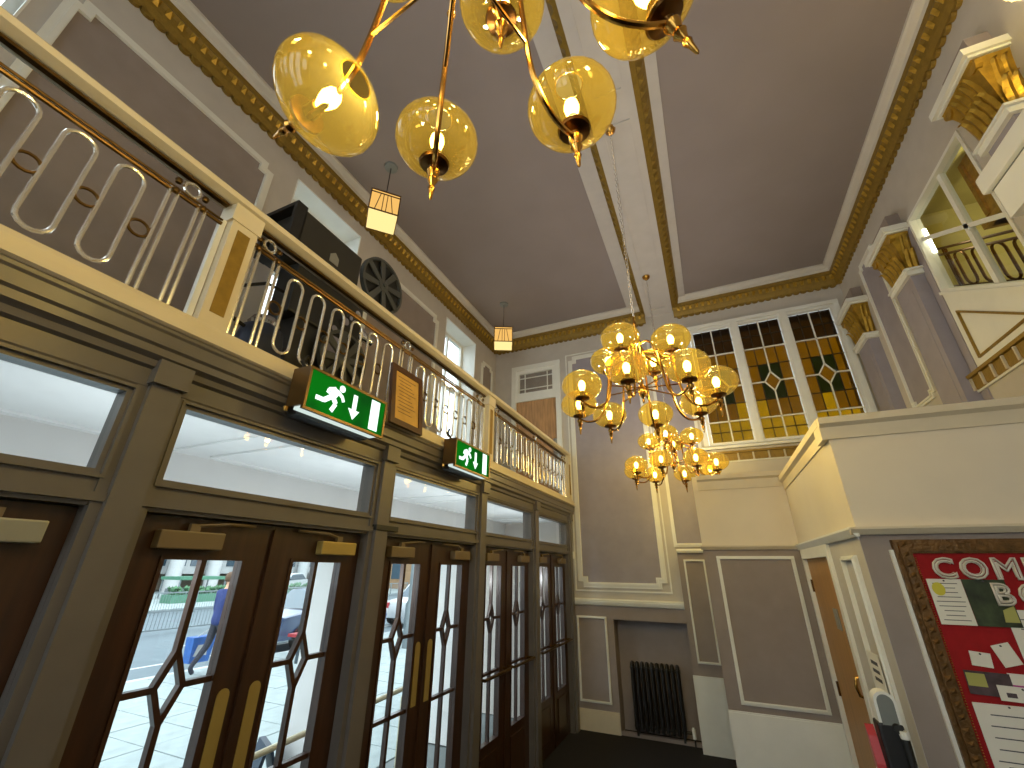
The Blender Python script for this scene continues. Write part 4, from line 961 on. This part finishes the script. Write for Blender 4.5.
MB().lathe([(0, 0), (.018, .0), (.018, .025), (0, .028)], (.645, 2.93, 1.255), 12, axis='y').build('nozzle', 'black_paint', ks)
MB().tube([(.662, 2.935, .4), (.662, 2.935, 1.24)], .016, 10).build('canister', 'black_paint', ks, smooth=True)
MB().lathe([(.017, 1.22), (.019, 1.235), (.017, 1.25)], (.662, 2.935, 0), 10).build('canister_cap', 'white_plastic', ks)
pp = [(2.98, 1.0), (3.0, 1.0), (3.03, 1.08), (3.04, 1.16), (3.035, 1.24), (3.01, 1.2), (2.985, 1.1)]
MB().prism(pp, Fr('right', .572), 0, .035).build('red_side_panel', 'red_plastic', ks)
MB().prism([(2.99, 1.03), (3.01, 1.05), (3.01, 1.08), (2.99, 1.06)], Fr('right', .537), 0, .003).build('white_flash', 'white_plastic', ks)

# ------------------------------------------------------------------ porch and street outside the doors
MB().box(-9.9, -12, -.10, XD - .12, 40, -.012).build('pavement', 'mortar', kind='structure', label='pale paved footway outside the doors', category='pavement')
pv = bpy.data.objects['pavement']
SL = MB().bev(0, 0, -.05, .885, .585, 0, .006).mesh('paving_slab'); SL.materials.append(MATS['paving'])
for i in range(7):
    for j in range(26):
        link('paving_slab', SL, None, pv, (-9.85 + i * .9 + (0 if j % 2 else .0), .2 + j * .6, random.uniform(-.002, .002)))
MB().box(-9.9, -12, -.2, -9.75, 40, .0).build('kerb', 'render_white', kind='structure', label='pale kerb stone line', category='kerb')
MB().box(-60, -30, -.25, -9.9, 120, -.12).build('road', 'asphalt', kind='structure', label='pale grey street with lane markings', category='road')
rd_ = bpy.data.objects['road']
MB().box(-10.3, -20, -.121, -10.2, 60, -.116).build('yellow_line', 'line_yellow', rd_)
MB().box(-11.6, -20, -.121, -11.5, 60, -.116).build('lane_line', 'line_white', rd_)
DM = MB().box(-13.6, 0, -.121, -13.48, 1.6, -.116).mesh('lane_dash'); DM.materials.append(MATS['line_white'])
for k in range(14): link('lane_dash', DM, None, rd_, (0, -2 + 3.4 * k, 0))
def guard_rail(x, y0, y1, h, label):
    o = thing('guard_railing', (x, (y0 + y1) / 2, -.12), label, 'railing', 'street guard railings')
    MB().box(x - .02, y0, h - .05, x + .02, y1, h).box(x - .02, y0, .0, x + .02, y1, .04).build('rail', 'galv', o)
    n = int((y1 - y0) / 2)
    for k in range(n + 1):
        y = y0 + (y1 - y0) * k / n; MB().box(x - .03, y - .03, -.12, x + .03, y + .03, h + .02).build('post', 'galv', o)
    g = MB(); k = y0
    while k < y1: g.box(x - .006, k, .04, x + .006, k + .012, h - .05); k += .11
    g.build('infill_bars', 'galv', o, kind='stuff')
guard_rail(-16.2, 2, 22, .55, 'grey guard railing along the middle of the street')
guard_rail(-22.5, 4, 30, .75, 'grey guard railing on the far side of the street')
MB().box(-60, -30, -.12, -24, 120, -.05).build('pavement_far', 'paving', kind='structure', label='far pavement across the street', category='pavement')
# building opposite
bo = thing('street_office_building', (-40, 25, -.05), 'pale office building on round columns across the street', 'building')
MB().box(-48, -20, 1.2, -38, 90, 14).build('upper_wall', 'render_white', bo)
MB().box(-48, -20, -.05, -42, 90, 1.2).build('recessed_base', 'render_cream', bo)
for k in range(26):
    y = -8 + k * 2.9
    MB().lathe([(.55, -.05), (.5, .1), (.5, 14)], (-37.2, y, 0), 12).build('column', 'render_white', bo, smooth=True)
for k in range(60):
    y = -8 + k * 1.45
    for z in (1.75, 5.0, 8.2):
        wn = MB().box(-38.0, y, z, -37.96, y + 1.0, z + 1.7).build('window', 'galv', bo) if False else None
        if wn is None:
            wn = MB().box(-38.02, y, z, -37.95, y + 1.1, z + 1.7).build('window', 'car_glass', bo)
bt = thing('street_brick_building', (-20, 44, -.05), 'tan brick terrace farther along the street', 'building')
MB().box(-34, 36, -.05, -20, 60, 9).build('wall', 'brick_tan', bt); MB().box(-34.3, 35.7, 9, -19.7, 60.3, 9.4).build('parapet', 'render_white', bt)
for k in range(6):
    for z in (.8, 4): MB().box(-20.02, 37 + k * 3.5, z, -19.95, 38.6 + k * 3.5, z + 1.9).build('window', 'car_glass', bt); 
for k in range(4):
    for z in (.8, 4): MB().box(-32 + k * 3, 35.95, z, -30.4 + k * 3, 36.02, z + 1.9).build('window', 'car_glass', bt)
for i, (x, y, l_, lb) in enumerate(((-27.5, 15.5, 5, 'low green planter hedge on the far pavement, nearer'), (-27, 22.5, 4, 'low green planter hedge on the far pavement, farther'))):
    hd = thing('planter_hedge', (x, y, -.05), lb, 'hedge'); MB().box(x - .5, y, -.05, x + .5, y + l_, .35).build('planter', 'stall_green', hd)
    g = MB(); r = random.Random(i)
    for k in range(160):
        c = (x + r.uniform(-.4, .4), y + r.uniform(.1, l_ - .1), .35 + r.uniform(0, .35)); s_ = r.uniform(.08, .16)
        g.lathe([(0, -s_), (s_, 0), (0, s_)], c, 5)
    g.build('foliage', 'hedge', hd, kind='stuff')
ms = thing('market_stall', (-31, 19, -.05), 'green roofed stall among the columns across the street', 'stall')
MB().box(-32, 17.4, 1.0, -30, 20.4, 1.18).build('roof', 'stall_green', ms); MB().box(-31.6, 17.6, -.05, -30.4, 20.2, .5).build('counter', 'galv', ms)
for y in (17.5, 20.3): MB().tube([(-30.1, y, -.05), (-30.1, y, 1.0)], .05, 6).tube([(-31.9, y, -.05), (-31.9, y, 1.0)], .05, 6).build('post', 'galv', ms)
# parked cars
def car(loc, rz, m, label):
    o = thing('car', loc, label, 'car', 'cars in the street'); o.rotation_euler = (0, 0, rz)
    prof = [(-2.05, .30), (-2.1, .55), (-2.0, .82), (-1.1, .92), (-.55, 1.38), (.75, 1.42), (1.45, 1.0), (2.0, .92), (2.1, .6), (2.05, .28)]
    F = lambda u, v, n=0: (n, u, v)
    g = MB(); secs = [(-.82, .96), (-.74, 1), (.74, 1), (.82, .96)]
    k = len(prof); vs = []
    for n, s_ in secs: vs += [F(u * (s_ if True else 1), .3 + (v - .3) * s_, n) for u, v in prof]
    fs = [tuple(range(k))[::-1], tuple(3 * k + i for i in range(k))]
    for q in range(3): fs += [(q * k + i, q * k + (i + 1) % k, (q + 1) * k + (i + 1) % k, (q + 1) * k + i) for i in range(k)]
    link('body', g.add(vs, fs).mesh('body', True), m, o)
    W_ = [(-.98, .93), (-.52, 1.31), (.72, 1.35), (1.30, .99)]
    for n0, n1 in ((-.835, -.80), (.80, .835)): link('side_window', MB().prism(W_, F, n0, n1).mesh('side_window'), 'car_glass', o)
    link('windscreen', MB().add([F(.80, 1.41, -.66), F(.80, 1.41, .66), F(1.46, 1.02, .72), F(1.46, 1.02, -.72)], [(0, 1, 2, 3)]).mesh('windscreen'), 'car_glass', o)
    link('rear_window', MB().add([F(-.6, 1.38, -.66), F(-.6, 1.38, .66), F(-1.12, .95, .72), F(-1.12, .95, -.72)], [(0, 1, 2, 3)]).mesh('rear_window'), 'car_glass', o)
    for u in (-1.3, 1.3):
        for n in (-.80, .80):
            wv = link('wheel', MB().lathe([(.0, -.1), (.30, -.1), (.32, 0), (.30, .1), (0, .1)], seg=18, axis='x').mesh('wheel', True), 'rubber', o, (n, u, .32))
            link('hubcap', MB().lathe([(0, -.105), (.18, -.105), (.18, .105), (0, .105)], seg=12, axis='x').mesh('hubcap'), 'galv', wv)
    for n in (-.6, .6):
        link('head_lamp', MB().box(n - .14, 2.02, .62, n + .14, 2.12, .76).mesh('head_lamp'), 'line_white', o)
        link('tail_lamp', MB().box(n - .14, -2.1, .62, n + .14, -2.03, .8).mesh('tail_lamp'), 'sign_red', o)
    return o
car((-11.0, 10.6, -.12), 0, 'car_blue', 'dark blue car parked by the kerb, seen through the second doors')
car((-10.9, 16.2, -.12), 0, 'car_white', 'white car parked by the kerb beyond the blue one')
car((-29.5, 24.5, -.05), .3, 'car_white', 'small pale car far across the street')
# bus shelter
bs = thing('bus_shelter', (-8.9, 8.6, 0), 'dark framed glass bus shelter at the kerb', 'bus shelter')
for x, y in ((-9.3, 7.75), (-9.3, 9.5), (-8.5, 7.75), (-8.5, 9.5)): MB().box(x - .03, y - .03, 0, x + .03, y + .03, 2.3).build('post', 'shelter_dark', bs)
MB().box(-9.6, 7.5, 2.3, -8.2, 9.8, 2.4).build('roof', 'shelter_dark', bs)
MB().box(-9.3, 7.8, .3, -9.28, 9.45, 2.2).build('pane', 'glass', bs)
MB().box(-9.22, 9.46, 1.05, -8.7, 9.50, 1.85).build('poster', 'poster_green', bs)
MB().box(-9.2, 8.0, .42, -8.9, 9.3, .48).build('bench', 'sign_red', bs)
# lamp post
lp = thing('lamp_post', (-7.6, 10.4, 0), 'pale blue-grey street lamp post on the footway', 'lamp post')
MB().lathe([(.16, 0), (.16, 1.0), (.11, 1.1), (.09, 7), (0, 7)], (-7.6, 10.4, 0), 12).build('post', 'galv', lp, smooth=True)
MB().tube([(-7.6, 10.4, 6.9), (-8.4, 10.4, 7.2), (-9.2, 10.4, 7.2)], .05, 8).build('arm', 'galv', lp)
MB().lathe([(.13, .6), (.13, .9)], (-7.9, 13, 1.0), 12).tube([(-7.9, 13, 0), (-7.9, 13, 1.6)], .03, 6)
rs = thing('road_sign', (-9.2, 14.5, 0), 'round red road sign by the white car', 'sign')
MB().tube([(-9.2, 14.5, 0), (-9.2, 14.5, 1.9)], .03, 8).build('pole', 'galv', rs); MB().lathe([(0, -.02), (.2, -.02), (.2, .02), (0, .02)], (-9.2, 14.45, 1.6), 18, axis='y').build('disc', 'sign_red', rs)
# porch
sf = MB().box(-3.75, -6, 2.585, XD - .14, 9.3, 2.62).build('ceiling_porch', 'soffit', kind='structure', label='pale porch ceiling outside the overlights', category='ceiling')
for y in (-.5, 1.7, 4.0, 6.2):
    MB().ring(rectp(-3.0, -2.2, y, y + 2.0), .02, Fr('down', 2.585), 0, .012).build('panel_bead', 'soffit', sf)
for y in (2.9, 4.6, 6.8): MB().lathe([(0, 2.57), (.05, 2.57), (.055, 2.585), (0, 2.585)], (-2.6, y, 0), 16).build('downlight', 'silver_box', sf)
MB().box(-3.75, -6, 2.28, -3.10, 9.3, 2.585).build('beam_porch', 'fascia_grey', kind='structure', label='pale porch beam outside the overlights', category='beam')
for i, (y, l) in enumerate(((3.20, 'square porch pillar outside the second pair of doors'), (5.32, 'square porch pillar outside the third pair of doors'), (7.3, 'square porch pillar at the porch far end'), (.0, 'square porch pillar outside the nearest doors'))):
    MB().bev(-3.5, y, 0, -3.15, y + .34, 2.28, .01).build('pillar_%d' % (i + 4), 'fascia_grey', kind='structure', label=l, category='pillar')
MB().box(-4.2, 8.9, 0, XD - .12, 9.1, 2.585).build('wall_porch', 'render_cream', kind='structure', label='cream end wall of the porch', category='wall')
for i, y in enumerate(POSTS[1:5]):  # uplights added on the outer post faces, out of view, to brighten the soffit
    ul = thing('added_uplight', (XD - .14, y, 1.7), 'small uplight added to brighten the porch ceiling, door post number %s' % ['one', 'two', 'three', 'four'][i], 'light', 'uplights added for porch light')
    MB().lathe([(.0, 1.7), (.03, 1.7), (.035, 1.77), (.028, 1.77), (.02, 1.74), (0, 1.74)], (XD - .17, y, 0), 14).build('body', 'silver_box', ul)
    MB().box(XD - .16, y - .015, 1.7, XD - .12, y + .015, 1.74).build('bracket', 'silver_box', ul)
    pointlight('added_porch_light', (-.03, 0, .09), 7, (.92, .97, 1), .025, ul)
hr = thing('ramp_handrail', (-3.0, 3.2, 0), 'cream tubular handrail outside the doors', 'handrail')
MB().tube([(-3.0, 2.2, .74), (-3.0, 4.1, .82), (-3.0, 4.2, .80), (-3.0, 4.22, .74)], .021, 10).build('rail', 'rail_cream', hr, smooth=True)
for y in (2.4, 4.1): MB().tube([(-3.0, y, 0), (-3.0, y, .76)], .018, 8).build('post', 'rail_cream', hr)
ab = thing('pavement_sign', (-3.55, 3.05, 0), 'dark blue folding board standing outside the doors', 'sign board')
MB().add([(-3.75, 2.95, 0), (-3.4, 2.75, 0), (-3.42, 2.98, .62), (-3.66, 3.1, .62), (-3.73, 2.99, 0), (-3.38, 2.79, 0), (-3.41, 3.0, .62), (-3.65, 3.12, .62)], [(0, 1, 2, 3), (7, 6, 5, 4), (0, 4, 5, 1), (1, 5, 6, 2), (2, 6, 7, 3), (3, 7, 4, 0)]).build('front_panel', 'board_navy', ab)
MB().add([(-3.6, 3.35, 0), (-3.3, 3.2, 0), (-3.41, 3.0, .62), (-3.65, 3.12, .62), (-3.58, 3.37, 0), (-3.28, 3.22, 0), (-3.40, 3.02, .62), (-3.64, 3.14, .62)], [(0, 1, 2, 3), (7, 6, 5, 4), (0, 4, 5, 1), (1, 5, 6, 2), (2, 6, 7, 3), (3, 7, 4, 0)]).build('back_panel', 'board_navy', ab)

# ------------------------------------------------------------------ person on the footway
def skinmesh(nodes, edges, name):
    me = bpy.data.meshes.new(name); me.from_pydata([n[0] for n in nodes], edges, [])
    ob = bpy.data.objects.new(name, me); COL.objects.link(ob)
    md = ob.modifiers.new('s', 'SKIN'); md.use_smooth_shade = True; sv = me.skin_vertices[0].data
    for i, n in enumerate(nodes): sv[i].radius = (n[1], n[2] if len(n) > 2 else n[1]); sv[i].use_root = (i == 0)
    sb = ob.modifiers.new('d', 'SUBSURF'); sb.levels = 2; sb.render_levels = 2
    dg = bpy.context.evaluated_depsgraph_get(); out = bpy.data.meshes.new_from_object(ob.evaluated_get(dg)); bpy.data.objects.remove(ob)
    out.materials.clear(); return out
pn = thing('person', (-9.05, 6.20, 0), 'person in a blue coat walking past with a bag', 'person')
N = [((0, 0, .93), .14, .11), ((0, .0, 1.12), .13, .1), ((0, .01, 1.32), .16, .11), ((0, .01, 1.45), .08), ((0, .02, 1.53), .055), ((0, .03, 1.61), .085, .10), ((0, .03, 1.71), .075, .085),
     ((.09, 0, .86), .09), ((.09, .12, .50), .062), ((.09, .10, .12), .042), ((.09, .20, .04), .04), ((-.09, 0, .86), .09), ((-.09, -.06, .50), .062), ((-.09, -.28, .16), .042), ((-.09, -.20, .05), .04),
     ((.18, .0, 1.40), .06), ((.23, -.06, 1.12), .045), ((.22, .08, .90), .035), ((.22, .12, .83), .032), ((-.18, .0, 1.40), .06), ((-.24, .04, 1.12), .045), ((-.24, .10, .88), .035), ((-.24, .12, .80), .032)]
Ed = [(0, 1), (1, 2), (2, 3), (3, 4), (4, 5), (5, 6), (0, 7), (7, 8), (8, 9), (9, 10), (0, 11), (11, 12), (12, 13), (13, 14), (2, 15), (15, 16), (16, 17), (17, 18), (2, 19), (19, 20), (20, 21), (21, 22)]
bme = skinmesh(N, Ed, 'body'); bme.materials.append(MATS['skin']); bme.materials.append(MATS['trousers'])
for p in bme.polygons: p.material_index = 1 if p.center.z < .95 and abs(p.center.x) < .17 else 0
link('body', bme, None, pn)
NC = [((0, 0, .80), .20, .17), ((0, 0, 1.0), .17, .14), ((0, .01, 1.2), .165, .13), ((0, .01, 1.36), .17, .12), ((0, .015, 1.47), .085), ((.19, 0, 1.40), .075), ((.24, -.06, 1.12), .062), ((.225, .08, .92), .05), ((-.19, 0, 1.40), .075), ((-.25, .04, 1.12), .062), ((-.245, .10, .90), .05)]
cme = skinmesh(NC, [(0, 1), (1, 2), (2, 3), (3, 4), (3, 5), (5, 6), (6, 7), (3, 8), (8, 9), (9, 10)], 'coat'); cme.materials.append(MATS['coat_blue']); link('coat', cme, None, pn)
link('hair', MB().lathe([(0, .105), (.05, .095), (.085, .06), (.098, .0), (.09, -.06), (.07, -.08)], (0, .01, 1.68), 16, cap=False, sy=1.1).mesh('hair', True), 'hair', pn)
bgm = thing('shopping_bag', (-9.5, 6.0, .13), 'blue and white shopping bag held by the person', 'bag')
def B(pts): return [(x - .10, (y - 6.6) * .72 + 6.20, z - .06) for x, y, z in pts]
MB().add(B([(-9.46, 6.35, .25), (-9.26, 6.35, .25), (-9.26, 6.85, .25), (-9.46, 6.85, .25), (-9.48, 6.30, .68), (-9.24, 6.30, .68), (-9.24, 6.90, .68), (-9.48, 6.90, .68)]), [(0, 1, 2, 3), (4, 5, 6, 7), (0, 1, 5, 4), (1, 2, 6, 5), (2, 3, 7, 6), (3, 0, 4, 7)]).build('sack', 'bag_blue', bgm)
MB().tube(B([(-9.36, 6.48, .67), (-9.21, 6.74, .86), (-9.21, 6.80, .86), (-9.36, 6.8, .67)]), .012, 6).build('handle', 'line_white', bgm)
MB().add(B([(-9.255, 6.4, .36), (-9.255, 6.75, .36), (-9.235, 6.7, .55), (-9.235, 6.45, .55)]), [(0, 1, 2, 3)]).build('white_print', 'line_white', bgm)
